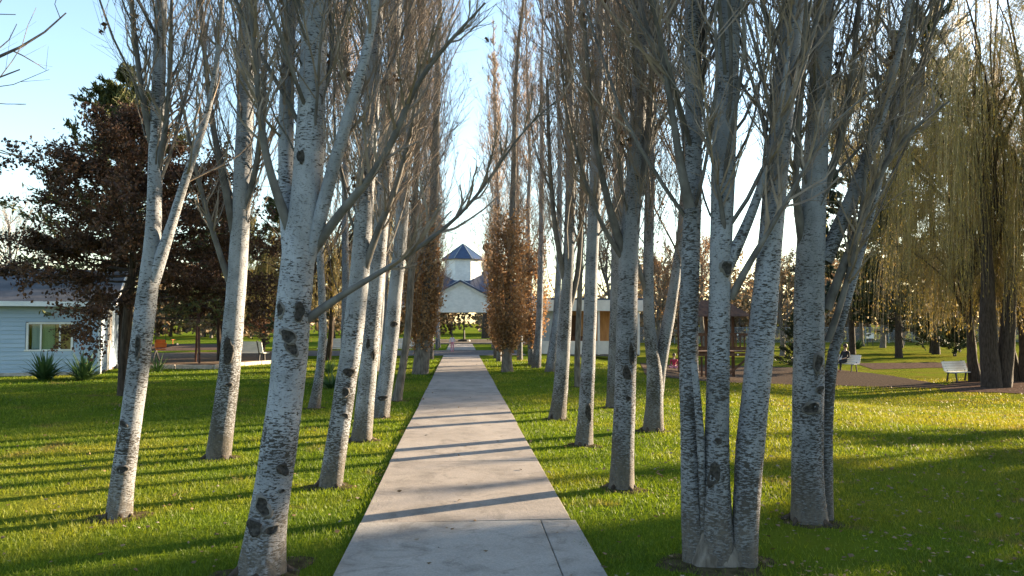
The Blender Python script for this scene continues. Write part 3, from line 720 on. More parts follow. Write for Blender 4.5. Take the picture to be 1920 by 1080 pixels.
poplar('stout poplar on the right lawn with a slim second stem fused to its foot', 6.24,
       [[(1518, 990, 76), (1514, 900, 62), (1514, 800, 62), (1516, 700, 62), (1517, 600, 60), (1519, 500, 60), (1523, 400, 53), (1529, 300, 48), (1535, 200, 46), (1541, 100, 43), (1546, 0, 40)],
        [(1547, 986, 36), (1546, 880, 32), (1547, 780, 30), (1556, 700, 25), (1568, 630, 20), (1592, 550, 17), (1616, 470, 15), (1642, 370, 13), (1670, 250, 11), (1702, 110, 9)]],
       14.5, 2.3, [([(1545, 490, 36), (1580, 410, 29), (1615, 330, 26), (1646, 240, 23), (1674, 140, 19), (1700, 30, 15), (1725, -110, 10), (1750, -260, 6)], -.2),
                   ([(1550, 580, 22), (1588, 480, 17), (1622, 400, 15), (1655, 310, 13), (1712, 240, 8), (1780, 190, 4)], -.3),
                   ([(1505, 460, 20), (1490, 350, 15), (1500, 200, 12), (1515, 40, 9)], -.25),
                   ([(1552, 640, 16), (1580, 560, 13), (1600, 480, 11), (1618, 380, 9), (1630, 240, 6)], -.2),
                   ([(1540, 380, 18), (1580, 250, 14), (1600, 120, 11), (1615, -30, 8)], -.2)],
       n1=19, m2=10, m3=8, matl=M['bark_darker'], seed=12, sides=24, knots=((.95, C_ - .2, .17, .10), (1.1, C_ + .4, .10, .06), (1.32, C_ + .2, .10, .16)))
poplar('second poplar along the right path edge, dark streaks down its trunk', 7.6,
       [[(1165, 922, 52), (1168, 840, 45), (1172, 740, 43), (1175, 640, 43), (1176, 540, 41), (1180, 440, 39), (1190, 340, 35), (1196, 220, 32), (1200, 110, 30), (1204, 0, 28)]],
       15.5, 2.2, [([(1170, 480, 22), (1142, 390, 15), (1122, 300, 12), (1106, 180, 9), (1096, 40, 6)], -.3),
                   ([(1183, 420, 20), (1208, 320, 16), (1222, 170, 13), (1232, 0, 9), (1240, -160, 5)], -.2),
                   ([(1178, 500, 12), (1130, 430, 9), (1090, 320, 7), (1060, 200, 5), (1050, 80, 3)], -.3)],
       n1=18, m2=10, m3=8, matl=M['bark_darker'], seed=13, knots=((1.15, C_ - .1, .10, .13), (1.33, C_ + .3, .07, .20), (.9, C_ + .1, .06, .05)))
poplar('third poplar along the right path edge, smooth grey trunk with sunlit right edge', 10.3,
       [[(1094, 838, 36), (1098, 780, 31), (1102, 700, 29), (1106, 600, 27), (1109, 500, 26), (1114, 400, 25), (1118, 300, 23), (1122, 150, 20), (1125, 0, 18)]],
       15.5, 2.3, [], n1=15, m2=10, m3=8, tw=1.15, matl=M['bark_darker'], seed=14, knots=((.45, C_ + .2, .10, .22),))
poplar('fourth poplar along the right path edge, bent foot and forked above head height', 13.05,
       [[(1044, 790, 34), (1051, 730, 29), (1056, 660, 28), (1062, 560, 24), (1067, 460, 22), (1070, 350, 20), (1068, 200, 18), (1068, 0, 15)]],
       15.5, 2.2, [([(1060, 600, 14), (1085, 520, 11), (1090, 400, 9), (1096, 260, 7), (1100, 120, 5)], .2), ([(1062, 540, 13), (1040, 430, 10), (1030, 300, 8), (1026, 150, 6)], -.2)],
       n1=15, m2=10, m3=8, tw=1.3, matl=M['bark_darker'], seed=15)
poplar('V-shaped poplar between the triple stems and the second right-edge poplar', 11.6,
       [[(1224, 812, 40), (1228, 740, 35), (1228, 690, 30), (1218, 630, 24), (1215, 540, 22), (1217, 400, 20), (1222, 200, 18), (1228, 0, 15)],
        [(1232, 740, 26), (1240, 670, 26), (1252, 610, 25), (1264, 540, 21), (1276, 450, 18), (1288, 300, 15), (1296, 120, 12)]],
       15, 2.3, [([(1216, 560, 12), (1190, 480, 9), (1170, 380, 7), (1160, 260, 5)], -.2)], n1=15, m2=10, m3=8, tw=1.2, matl=M['bark_darker'], seed=16)
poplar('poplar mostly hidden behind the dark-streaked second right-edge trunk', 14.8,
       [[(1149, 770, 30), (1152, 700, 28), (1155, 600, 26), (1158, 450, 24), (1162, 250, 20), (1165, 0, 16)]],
       15.5, 2.2, [], n1=15, m2=10, m3=8, tw=1.4, matl=M['bark_darker'], seed=17, sides=12)
poplar('thin dark poplar just left of the smooth grey one on the right lawn', 19.5,
       [[(1083, 730, 14), (1082, 680, 12), (1085, 600, 11), (1090, 450, 10), (1092, 250, 8), (1095, 50, 6)]],
       14, 2.2, [], n1=13, m2=10, m3=8, tw=1.6, seed=18, sides=10, matl=M['grey_bark'])
poplar('leaning poplar with bright sunlit edge in front of the white kiosk', 25.5,
       [[(1030, 699, 20), (1036, 650, 17), (1043, 600, 14), (1048, 500, 12), (1050, 300, 10)]], 15, 2.2, [], n1=15, m2=10, m3=8, tw=1.6, seed=19, sides=10)
poplar('poplar with paired sunlit edge just left of the leaning one by the kiosk', 27.6,
       [[(1005, 692, 19), (1009, 640, 15), (1012, 580, 13), (1015, 450, 11), (1016, 250, 9)]], 15, 2.2, [], n1=15, m2=10, m3=8, tw=1.6, seed=20, sides=10)
poplar('copper-skirted poplar with dark foot closest to the path on the right', 25.5,
       [[(951, 700, 24), (950, 660, 19), (953, 600, 18), (958, 500, 15), (964, 300, 11)]], 16.5, 2.0, [], n1=17, m2=10, m3=8, tw=1.6, seed=21, sides=12, matl=M['grey_bark'], copper=7500)

# farther poplars of the four rows: copies of two built once
def template(seed, H):
    rg = np.random.default_rng(seed)
    root = thing('poplar_tree', 'x', 'tree', (0, 0, 0), 0, 'far poplars of the avenue')
    pts = [(0, 0, -.05)]; rad = [.13]
    for i in range(1, 16):
        pts.append((pts[-1][0] + rg.normal(0, .03) + .012, pts[-1][1] + rg.normal(0, .03), H * i / 15)); rad.append(max(.015, .12 * (1 - i / 15) ** .8))
    pts = np.array(pts)
    add_trunk('trunk', pts, rad, root, 10, seed, (0, 0, 0), True, None, .05, 40)
    crown_from([smooth_curve(pts, rad, 60)], 2.0, rg, 6, 9, 11, 2.6, 1.0, zview=14).build('crown', CROWN_FAR, root)
    return root
def dress(o, label, x, y, rz, s, copper_src=None):
    o.location = (x, y, float(gz(x, y))); o.rotation_euler = (0, 0, rz); o.scale = (s, s, s); o['label'] = label; return o
tA, tB = template(301, 15.5), template(302, 14.5)
cop = None
FAR = [(-1.35, 28.0, 'A', 1, 'second copper-skirted poplar on the left, right behind the dark-footed one'),
       (-1.42, 31.2, 'B', 0, 'poplar with pale sunlit trunk at the left path edge beyond the copper skirts'),
       (-1.30, 34.6, 'A', 0, 'last poplar on the left path edge before the crossing road'),
       (-2.95, 30.5, 'B', 0, 'outer left row poplar behind the white bench, beyond the sunlit trunk'),
       (-3.05, 20.8, 'A', 0, 'outer left row poplar half hidden behind the second and third left trunks'),
       (-1.40, 46.8, 'B', 0, 'first poplar past the crossing road on the left'),
       (-1.35, 50.0, 'A', 0, 'second poplar past the crossing road on the left'),
       (-3.2, 48.5, 'A', 0, 'outer left poplar past the crossing road near the pavilion'),
       (1.62, 32.2, 'B', 1, 'copper-skirted poplar at the right path edge, second from the camera'),
       (1.66, 35.4, 'A', 0, 'last poplar on the right path edge before the crossing road'),
       (2.75, 29.6, 'A', 1, 'copper-tinted poplar of the outer right row left of the kiosk'),
       (2.6, 33.5, 'B', 0, 'last outer right poplar before the crossing road, beside the kiosk'),
       (2.0, 47.0, 'A', 0, 'first poplar past the crossing road on the right'),
       (2.4, 51.5, 'B', 0, 'poplar beside the pavilion on the right past the road')]
rr = random.Random(9); made = []
srcs = {'A': [tA], 'B': [tB]}
for x, y, k, cp, lab in FAR:
    if len(srcs[k]) == 1: o = srcs[k][0]; srcs[k].append(o)
    else: o = copy_tree(srcs[k][0])
    dress(o, lab, x, y, rr.uniform(0, 6.28), rr.uniform(.88, 1.05) * (.86 if y > 45 else 1)); made.append((o, cp))
for o, cp in made:
    if not cp: continue
    if cop is None: cop = add_copper(o, np.random.default_rng(77), 5200, .9, 4.5, .9)
    else:
        c = cop.copy(); COL.objects.link(c); c.parent = o

# ------------------------------------------------------------------ other trees
def stem_pts(H, r0, rg, wob=.03, n=14, lean=(0, 0)):
    pts = [(0, 0, -.06)]; rad = [r0]
    for i in range(1, n + 1):
        pts.append((pts[-1][0] + rg.normal(0, wob) + lean[0] / n, pts[-1][1] + rg.normal(0, wob) + lean[1] / n, H * i / n)); rad.append(max(.012, r0 * (1 - i / n) ** .85))
    return np.array(pts), np.array(rad)
def oak(label, loc, H=6.6, rmax=3.0, nb=46, nleaf=26000, seed=31, leafm='oak_leaf', z0=1.75, trunk_r=.13, name='oak_tree', size=.085):
    """tiers of level branches that keep their dead brown leaves"""
    rg = np.random.default_rng(seed); root = thing(name, label, 'tree', loc)
    pts, rad = stem_pts(H, trunk_r, rg)
    add_trunk('trunk', pts, rad, root, 12, seed, (0, 0, 0), True, M['dark_bark'], .06, 40)
    h = z0 + (H - z0) * np.linspace(0, .97, nb) ** 1.1; az = np.arange(nb) * 2.39996
    p = np.stack([np.interp(h, pts[:, 2], pts[:, i]) for i in range(3)], 1)
    tt = (h - z0) / (H - z0); L = np.maximum(rmax * (1 - tt) ** .85 * np.interp(tt, [0, .12], [.8, 1]), .22) * rg.uniform(.6, 1.15, nb)
    el = np.interp(h, [z0, H], [-.04, .75]) + rg.normal(0, .1, nb)
    d = np.stack([np.cos(az) * np.cos(el), np.sin(az) * np.cos(el), np.sin(el)], 1)
    mb = MB(); l1 = grow(p, d, L, 8, .012, .07, rg); r0 = np.clip(.012 * L, .01, .04)
    v, f = tubes(l1, r0[:, None] * np.linspace(1, .2, 9)[None], 5); mb.add(v, f, 0)
    k = np.repeat(np.arange(nb), 12); s = rg.uniform(.2, 1, len(k)); q, dd = along(l1, k, s)
    d2 = norm(dd + norm(rg.normal(0, 1, dd.shape) * np.array([1, 1, .35])) * .9)
    l2 = grow(q, d2, np.clip(L[k] * .34 * rg.uniform(.4, 1.3, len(k)), .15, 1.1), 4, .0, .1, rg)
    v, f = tubes(l2, np.full((len(l2), 5), .006), 3); mb.add(v, f, 0)
    pr = L[k] ** 1.2; kk = rg.choice(len(l2), nleaf, p=pr / pr.sum()); c, _ = along(l2, kk, rg.uniform(.1, 1.05, nleaf).clip(0, 1)); c = c + rg.normal(0, 1, c.shape) * np.array([.09, .09, .06])
    leaves(mb, c, size, rg, 1, 0, .7)
    mb.build('crown', [M['dark_bark'], M[leafm]], root); return root
def conifer(label, loc, H, rmax, seed, matl, z0=1.2, nb=90, per=150, droop=-.1, shape=1.0, size=.24, name='conifer_tree', trunk_r=.2, gap=.0):
    rg = np.random.default_rng(seed); root = thing(name, label, 'tree', loc)
    pts, rad = stem_pts(H, trunk_r, rg, .025)
    add_trunk('trunk', pts, rad, root, 12, seed, (0, 0, 0), True, M['dark_bark'], .06, 36)
    h = z0 + (H - .2 - z0) * rg.uniform(0, 1, nb); h.sort(); az = np.arange(nb) * 2.39996 + rg.normal(0, .3, nb)
    p = np.stack([np.interp(h, pts[:, 2], pts[:, i]) for i in range(3)], 1)
    L = rmax * np.clip(1 - ((h - z0) / (H - z0)), .04, 1) ** shape * rg.uniform(.55, 1.15, nb)
    el = droop + np.interp(h, [z0, H], [0, .7]) + rg.normal(0, .12, nb)
    d = np.stack([np.cos(az) * np.cos(el), np.sin(az) * np.cos(el), np.sin(el)], 1)
    mb = MB(); l1 = grow(p, d, L, 7, .02, .06, rg)
    v, f = tubes(l1, np.clip(.012 * L, .008, .05)[:, None] * np.linspace(1, .2, 8)[None], 4); mb.add(v, f, 0)
    k = np.repeat(np.arange(nb), 9); s = rg.uniform(.25 + gap, 1, len(k)); q, dd = along(l1, k, s)
    d2 = norm(dd + norm(rg.normal(0, 1, dd.shape) * np.array([1, 1, .3])) * .8)
    l2 = grow(q, d2, np.clip(L[k] * .36 * rg.uniform(.4, 1.2, len(k)), .15, 1.3), 4, .03, .1, rg)
    v, f = tubes(l2, np.full((len(l2), 5), .007), 3); mb.add(v, f, 0)
    n = nb * per; kk = rg.integers(0, len(l2), n); c, dl = along(l2, kk, rg.uniform(.05, 1, n)); c = c + rg.normal(0, .05, c.shape)
    leaves(mb, c, size, rg, 1, 0, .26, dirs=dl + np.array([0, 0, .25]) + rg.normal(0, .5, dl.shape))
    mb.build('crown', [M['dark_bark'], M[matl]], root); return root
def willow(label, loc, H, rmax, seed, ns=1500, trunks=((0, 0, .22), (.25, .18, .2)), low=1.3, name='willow_tree', nb=26, elr=(.5, 1.3)):
    rg = np.random.default_rng(seed); root = thing(name, label, 'tree', loc)
    mb = MB(); lim = []; LL = []
    for i, (tx, ty, tr) in enumerate(trunks):
        pts, rad = stem_pts(H * .55, tr, rg, .05, 10, (tx * 3, ty * 3)); pts[:, 0] += tx; pts[:, 1] += ty
        rad = np.maximum(rad, tr * .4)
        add_trunk('trunk', pts, rad, root, 14, seed + i, (0, 0, 0), True, M['dark_bark'], .10, 30)
        m = nb // len(trunks); az = np.arange(m) * 2.39996 + i; h = rg.uniform(.45, 1, m) * H * .55
        p = np.stack([np.interp(h, pts[:, 2], pts[:, j]) for j in range(3)], 1)
        el = rg.uniform(*elr, m); d = np.stack([np.cos(az) * np.cos(el), np.sin(az) * np.cos(el), np.sin(el)], 1)
        L = rg.uniform(.6, 1.1, m) * (H - h) * .95
        lim.append(grow(p, d, L, 10, -.035, .09, rg)); LL.append(L)
    l1 = np.concatenate(lim); L = np.concatenate(LL)
    v, f = tubes(l1, np.linspace(.075, .012, 11)[None] * np.ones((len(l1), 1)), 6); mb.add(v, f, 0)
    k = np.repeat(np.arange(len(l1)), 8); q, dd = along(l1, k, rg.uniform(.3, 1, len(k)))
    l2 = grow(q, norm(dd + rg.normal(0, .6, dd.shape)), rg.uniform(.5, 1.8, len(k)), 6, -.08, .1, rg)
    v, f = tubes(l2, np.linspace(.014, .006, 7)[None] * np.ones((len(l2), 1)), 4); mb.add(v, f, 0)
    wt = rg.uniform(0, 1, len(l2)) ** 3 + .03; k = rg.choice(len(l2), ns, p=wt / wt.sum()); q, dd = along(l2, k, rg.uniform(.15, 1, ns))
    Ls = np.clip((q[:, 2] - low) * rg.uniform(.3, 1.0, ns) ** .8, .5, 8.0)
    st = grow(q, norm(dd * .5 + np.array([0, 0, -.4])), Ls, 7, -.6, .06, rg)
    v, f = tubes(st, np.linspace(.0062, .004, 8)[None] * np.ones((ns, 1)), 3); mb.add(v, f, 1)
    n = ns * 11; kk = rg.integers(0, ns, n); c, dl = along(st, kk, rg.uniform(.05, 1, n)); c = c + rg.normal(0, .025, c.shape)
    leaves(mb, c, .13, rg, 2, 0, .24, dirs=dl)
    mb.build('crown', [M['dark_bark'], M['willow_strand'], M['willow_leaf']], root); return root
def bare(label, loc, H, seed, twig='far_twig', nb=22, spreadel=(.5, 1.2), trunk_r=.16, tw=2.2, z0=.28, name='bare_tree', m2=10, m3=8, leaf=None, nleaf=0):
    rg = np.random.default_rng(seed); root = thing(name, label, 'tree', loc)
    pts, rad = stem_pts(H * .8, trunk_r, rg, .06)
    add_trunk('trunk', pts, rad, root, 10, seed, (0, 0, 0), True, M['grey_bark'], .06, 30)
    az = np.arange(nb) * 2.39996; h = H * rg.uniform(z0, .78, nb)
    p = np.stack([np.interp(h, pts[:, 2], pts[:, i]) for i in range(3)], 1); el = rg.uniform(*spreadel, nb)
    d = np.stack([np.cos(az) * np.cos(el), np.sin(az) * np.cos(el), np.sin(el)], 1)
    L = (H - h) * rg.uniform(.55, .95, nb); mb = MB(); l1 = grow(p, d, L, 9, .03, .09, rg); r0 = np.clip(.012 * L, .012, .06)
    v, f = tubes(l1, r0[:, None] * np.linspace(1, .2, 10)[None], 5); mb.add(v, f, 0)
    l2, l3 = twigs(mb, l1, L, r0, m2, m3, rg, tw, .03, .15, .5)
    if nleaf:
        k = rg.integers(0, len(l2), nleaf); c, _ = along(l2, k, rg.uniform(.1, 1, nleaf)); leaves(mb, c + rg.normal(0, .06, c.shape), .12, rg, 2, 0, .7)
    mb.build('crown', [M['grey_bark'], M[twig], M[leaf or 'dry_leaf']], root); return root

g = G
b = g(232, 742)
oak('oak keeping its dark brown dead leaves, thin straight trunk in front of blue cabin', b, 6.4, 3.7, 70, 52000, 31, size=.08, z0=2.4)
conifer('tall dark green conifer with a pointed top behind the brown-leaved oak', Vector((-12.3, 29, 0)), 11.2, 4.6, 41, 'needle_green', 1.6, 130, 120, -.05, .85, .30)
conifer('broad dark conifer behind the swing, left of the sunlit poplar trunk', Vector((-11.2, 37, 0)), 8.5, 3.4, 42, 'needle_green', 1.9, 70, 120, -.15, .8, .32)
oak('low dark brown-leaved oak overhanging the swing, right of the conifer', Vector((-10.2, 33.5, 0)), 5.2, 3.3, 44, 16000, 43, 'oak_leaf', 1.9, .12, 'oak_tree', .12)
oak('russet tree glowing orange between the third and first left trunks', Vector((-11.3, 45, 0)), 5.0, 2.8, 36, 9000, 44, 'russet_leaf', 1.3, .14, 'russet_tree', .15)
bare('pale grey bare tree at the far left behind the brown oak', Vector((-22.5, 40, 0)), 8.5, 51, 'pale_twig', 24, (.35, 1.1), .2, 2.8, .22, m2=12, m3=7)
bare('reddish bare tree at the left picture edge above the cabin roof', Vector((-21.5, 33, 0)), 6.5, 52, 'far_twig', 24, (.3, 1.0), .16, 2.6, .25, leaf='russet_leaf', nleaf=3500)
willow('golden weeping willow behind the thick scarred poplar on the left', Vector((-5.9, 33.5, 0)), 8.6, 2.2, 61, 1100, ((0, 0, .17), (.2, .1, .14)), 1.6)
conifer('dull green conifer between the third and first left poplar trunks', Vector((-9.0, 40, 0)), 9.5, 2.8, 45, 'needle_green', 1.5, 60, 120, -.05, .7, .34)
willow('second golden willow left of the copper-skirted avenue, farther back', Vector((-7.6, 47, 0)), 9.5, 2.4, 62, 900, ((0, 0, .2),), 1.8)

wl = g(1860, 727)
willow('large weeping willow at the right picture edge with thick twin dark trunks', wl, 19, 4.0, 63, 2900, ((0, 0, .38), (.5, .12, .34)), 1.7, nb=40, elr=(1.08, 1.5))
w2 = g(1828, 716)
willow('slimmer willow whose dark trunk stands right behind the white bench', w2, 8.5, 2.4, 64, 900, ((0, 0, .26),), 1.7, elr=(.95, 1.45))
W1 = [o for o in bpy.data.objects if o.name.startswith('willow_tree')][-2]; W1['group'] = 'willows along the right side'
for (x, y, rz, sc, lab) in ((*g(1925, 716)[:2], 2.1, .72, 'willow cut by the right picture edge, trunk half in view'),):
    c = copy_tree(W1); c.location = (x, y, float(gz(x, y))); c.rotation_euler = (0, 0, rz); c.scale = (sc,) * 3; c['label'] = lab
conifer('tall blue-green pine behind the large willow, upper right', Vector((38.5, 60, -.95)), 28, 8.5, 46, 'needle_blue', 3.2, 120, 220, .1, .45, .7, 'pine_tree', .32)
conifer('dark green pine standing just left of the large willow, behind the gravel path', Vector(((1712 - VPX) / F_PX * 54, 54, -.95)), 12.5, 4.6, 67, 'needle_dark', 2.2, 70, 150, .05, .5, .5, 'pine_tree', .26)
conifer('tall blue-green pine left of the large willow, seen between forked poplar limbs', Vector((31.5, 60, -.95)), 22.0, 6.5, 47, 'needle_blue', 3.4, 90, 200, .1, .5, .65, 'pine_tree', .26)
cd = g(1690, 652)
conifer('small dark cedar with spreading flat boughs on the far right lawn', cd, 5.0, 3.0, 48, 'needle_dark', 1.9, 44, 170, -.10, .6, .30, 'cedar_tree', .22)
for px, py, hh, rd, sd, lab in ((1745, 662, 3.0, 1.9, 49, 'dark green bushy juniper standing left of the white bench on the right'), (1790, 668, 2.6, 1.7, 50, 'dark juniper behind the white bench, nearest the willow trunks')):
    conifer(lab, g(px, py), hh, rd, sd, 'needle_dark', .5, 50, 150, .25, .5, .24, 'juniper_tree', .12)
bare('grey double-trunked bare tree left of the small cedar on the far lawn', g(1655, 652), 7.5, 53, 'far_twig', 22, (.5, 1.2), .30, 3.0)
bare('bare tree seen above the seated person, right of the stout poplar', g(1600, 650), 8.5, 54, 'far_twig', 22, (.5, 1.2), .22, 3.0)
bare('bare brown tree behind the wooden play tower', Vector((13.5, 52, -.95)), 8.5, 55, 'far_twig', 24, (.5, 1.2), .2, 3.0, .2, leaf='copper_leaf', nleaf=3000)
bare('bare brown tree behind the kiosk roof', Vector((9.2, 47, -.4)), 9.0, 56, 'far_twig', 24, (.6, 1.25), .2, 3.0, .2, leaf='copper_leaf', nleaf=2500)
SRC = [o for o in bpy.data.objects if o.name.startswith('bare_tree')][-2:]
for o in SRC: o['group'] = 'brown bare trees behind the right side'
for i, (px, Y, sc, lab) in enumerate(((1245, 56, 1.0, 'brown bare tree behind the V-shaped poplar'), (1330, 62, 1.15, 'brown bare tree seen between the triple stems'), (1480, 58, 1.05, 'brown bare tree between the triple stems and the stout poplar'),
                                      (1560, 72, 1.2, 'brown bare tree just right behind the stout poplar'), (1640, 80, 1.25, 'brown bare tree behind the small sign board'), (1720, 84, 1.2, 'brown bare tree behind the bushy juniper'))):
    c = copy_tree(SRC[i % 2]); x = (px - VPX) / F_PX * Y; c.location = (x, Y, float(gz(x, Y))); c.rotation_euler = (0, 0, 1.1 * i); c.scale = (sc,) * 3; c['label'] = lab
bare('bare tree left behind the pavilion', Vector((-6.5, 66, 0)), 9.0, 57, 'far_twig', 24, (.5, 1.2), .22, 3.2, .2)
bare('bare tree leaning into the picture from the left edge, only twigs in view', Vector((-5.9, 7.4, 0)), 7.0, 58, 'twig', 16, (-.05, .55), .12, 1.0, .42, m2=5, m3=2)
conifer('dark shrubby conifer right of the stout poplar foot, near the gravel', g(1500, 700), 3.2, 1.3, 66, 'needle_dark', .3, 46, 120, .3, .5, .2, 'juniper_tree', .09)

def far_wood():
    """the belt of trees that closes the view all round: a mass nobody could count"""
    rg = np.random.default_rng(71); mb = MB()
    for (x0, x1, y0, hm, n) in ((-95, -16, 82, 6.5, 46), (-16, 22, 100, 6.5, 24), (22, 100, 104, 11.0, 76)):
        xs = np.linspace(x0, x1, n) + rg.normal(0, 1.2, n); ys = y0 + rg.normal(0, 5, n) + 7 * (np.arange(n) % 2); hs = hm * rg.uniform(.55, 1.3, n); rs = rg.uniform(2, 4, n)
        for x, y, h, r in zip(xs, ys, hs, rs):
            z = float(gz(x, y)); m = 400
            v, f = tubes(np.array([[(x, y, z - .1), (x + .1, y, z + h * .4), (x, y, z + h * .8)]]), np.array([[.2, .14, .04]]), 6); mb.add(v, f, 1)
            u = norm(rg.normal(0, 1, (m, 3))) * rg.uniform(.3, 1, (m, 1)) ** .5
            c = np.array([x, y, z + h * .48]) + u * np.array([r, r, h * .50]) * rg.uniform(.8, 1.15, (m, 1)); c = c[c[:, 2] > z + .2]
            leaves(mb, c, .72, rg, 0, 0, .55)
    tag(mb.build('far_wood', [M['hedge_leaf'], M['grey_bark']]), 'belt of brown and dull green trees closing the far side of the park', 'trees', kind='stuff')
far_wood()

def shrub(label, loc, n=46, L=.75, name='strap_leaf_plant', seed=0, wd=.03):
    rg = np.random.default_rng(seed); mb = MB()
    az = rg.uniform(0, 6.28, n); el = rg.uniform(.7, 1.45, n)
    d = np.stack([np.cos(az) * np.cos(el), np.sin(az) * np.cos(el), np.sin(el)], 1)
    p = np.stack([np.cos(az) * .08, np.sin(az) * .08, 0 * az - .01], 1) * rg.uniform(.2, 1.8, (n, 1)); p[:, 2] = -.01
    l = grow(p, d, L * rg.uniform(.6, 1.2, n), 6, -.16, .05, rg)
    side = np.stack([-np.sin(az), np.cos(az), 0 * az], 1)[:, None, :] * (wd * np.array([.7, 1, 1, .9, .7, .45, .08]))[None, :, None]
    v = np.stack([l - side, l + side], 2).reshape(-1, 3); i = np.arange(n * 14).reshape(n, 7, 2)
    q = np.stack([i[:, :-1, 0], i[:, :-1, 1], i[:, 1:, 1], i[:, 1:, 0]], -1).reshape(-1, 4)
    mb.add(v, q); o = mb.build(name, M['agapanthus'], None, True, loc); return tag(o, label, 'plant', 'plants on the lawn')
shrub('dark strap-leaved clump at the cabin wall below the window', g(84, 713), 120, .80, seed=1)
shrub('dark strap-leaved clump at the cabin wall right of the window', g(157, 713), 120, .80, seed=2)
shrub('bright green grass tuft by the playground edge, right of the oak trunk', g(296, 697), 60, .6, 'grass_tuft', 3, .016)
shrub('dark green clump on the left lawn behind the second path-edge trunk', g(625, 728), 60, .45, 'low_shrub', 4, .03)
shrub('small green clump on the left lawn among the thin trunks', g(618, 700), 50, .5, 'low_shrub', 5, .025)
shrub('low green shrub on the far right lawn beside the grey bare tree', g(1608, 654), 90, 1.1, 'low_shrub', 6, .06)

# nest tree behind the pavilion
def nest_tree():
    rg = np.random.default_rng(81); x = (911 - VPX) / F_PX * 78; base = Vector((x, 78, 0))
    root = thing('nest_tree_trunk', 'thick bare trunk rising behind the pavilion roof with a nest on top', 'tree', base)
    H = 9.0; pts, rad = stem_pts(H, .42, rg, .05); rad = np.linspace(.46, .26, len(rad))
    add_trunk('trunk', pts, rad, root, 12, 3, (0, 0, 0), True, M['dark_bark'], .06, 40)
    mb = MB(); m = 26; az = rg.uniform(0, 6.28, m); h = rg.uniform(4, H, m); el = rg.uniform(.8, 1.3, m)
    p = np.stack([np.interp(h, pts[:, 2], pts[:, i]) for i in range(3)], 1); d = np.stack([np.cos(az) * np.cos(el), np.sin(az) * np.cos(el), np.sin(el)], 1)
    L = rg.uniform(1.5, 4.5, m); l1 = grow(p, d, L, 7, .08, .08, rg); v, f = tubes(l1, np.linspace(.05, .012, 8)[None] * np.ones((m, 1)), 4); mb.add(v, f, 0)
    twigs(mb, l1, L, np.full(m, .04), 8, 4, rg, 3.5); mb.build('crown', [M['grey_bark'], M['far_twig']], root)
    nb = MB(); n = 900; a = norm(rg.normal(0, 1, (n, 3))); c = a * np.array([.55, .55, .48]) * rg.uniform(.5, 1.05, (n, 1)); dd = norm(np.cross(a, rg.normal(0, 1, (n, 3))))
    hl = rg.uniform(.12, .3, (n, 1)); seg = np.stack([c - dd * hl, c, c + dd * hl], 1)
    v, f = tubes(seg, np.full((n, 3), .012), 3); nb.add(v, f)
    u = np.linspace(0, np.pi, 7); w_ = np.linspace(0, 2 * np.pi, 13)[:-1]
    core = np.array([[math.sin(p_) * math.cos(q_) * .5, math.sin(p_) * math.sin(q_) * .5, math.cos(p_) * .42] for p_ in u for q_ in w_])
    i = np.arange(84).reshape(7, 12); qf = np.stack([i[:-1], np.roll(i[:-1], -1, 1), np.roll(i[1:], -1, 1), i[1:]], -1).reshape(-1, 4); nb.add(core, qf)
    o = nb.build('bird_nest', M['nest'], None, False, base + Vector((pts[-1][0], pts[-1][1], H + .28)))
    tag(o, 'big round stick nest on the bare trunk behind the pavilion roof', 'nest')
nest_tree()

# bare soil at the feet of the near poplars, then the turf round it
FEET = [(o.location.x, o.location.y) for o in bpy.data.objects if o.name.startswith('poplar_tree') and o.location.y < 20]
def soil_patch(x, y, r, seed):
    rg = random.Random(seed); S = 22; ph = [rg.uniform(0, 6.28) for _ in range(3)]
    v = [(x, y, float(gz(x, y)) + .018)]
    for k, (fr, z) in enumerate(((.5, .016), (.8, .010), (1.0, -.006))):
        for i in range(S):
            a = 2 * math.pi * i / S; q = r * fr * (1 + .2 * math.sin(2 * a + ph[0]) + .15 * math.sin(3 * a + ph[1]) + .1 * math.sin(6 * a + ph[2]))
            xx, yy = x + math.cos(a) * q, y + math.sin(a) * q; v.append((xx, yy, float(gz(xx, yy)) + z))
    mb = MB(); mb.add(v, [[0, 1 + i, 1 + (i + 1) % S] for i in range(S)])
    mb.f.append((np.array([[1 + k * S + i, 1 + (k + 1) * S + i, 1 + (k + 1) * S + (i + 1) % S, 1 + k * S + (i + 1) % S] for k in range(2) for i in range(S)]), 0))
    tag(mb.build('soil_patch', M['soil'], None, True), kind='structure')
for i, (x, y) in enumerate(FEET): soil_patch(x, y, .24 if y > 6 else .36, i)
soil_patch(-3.75, 4.75, .45, 77)
build_grass()
build_fallen()

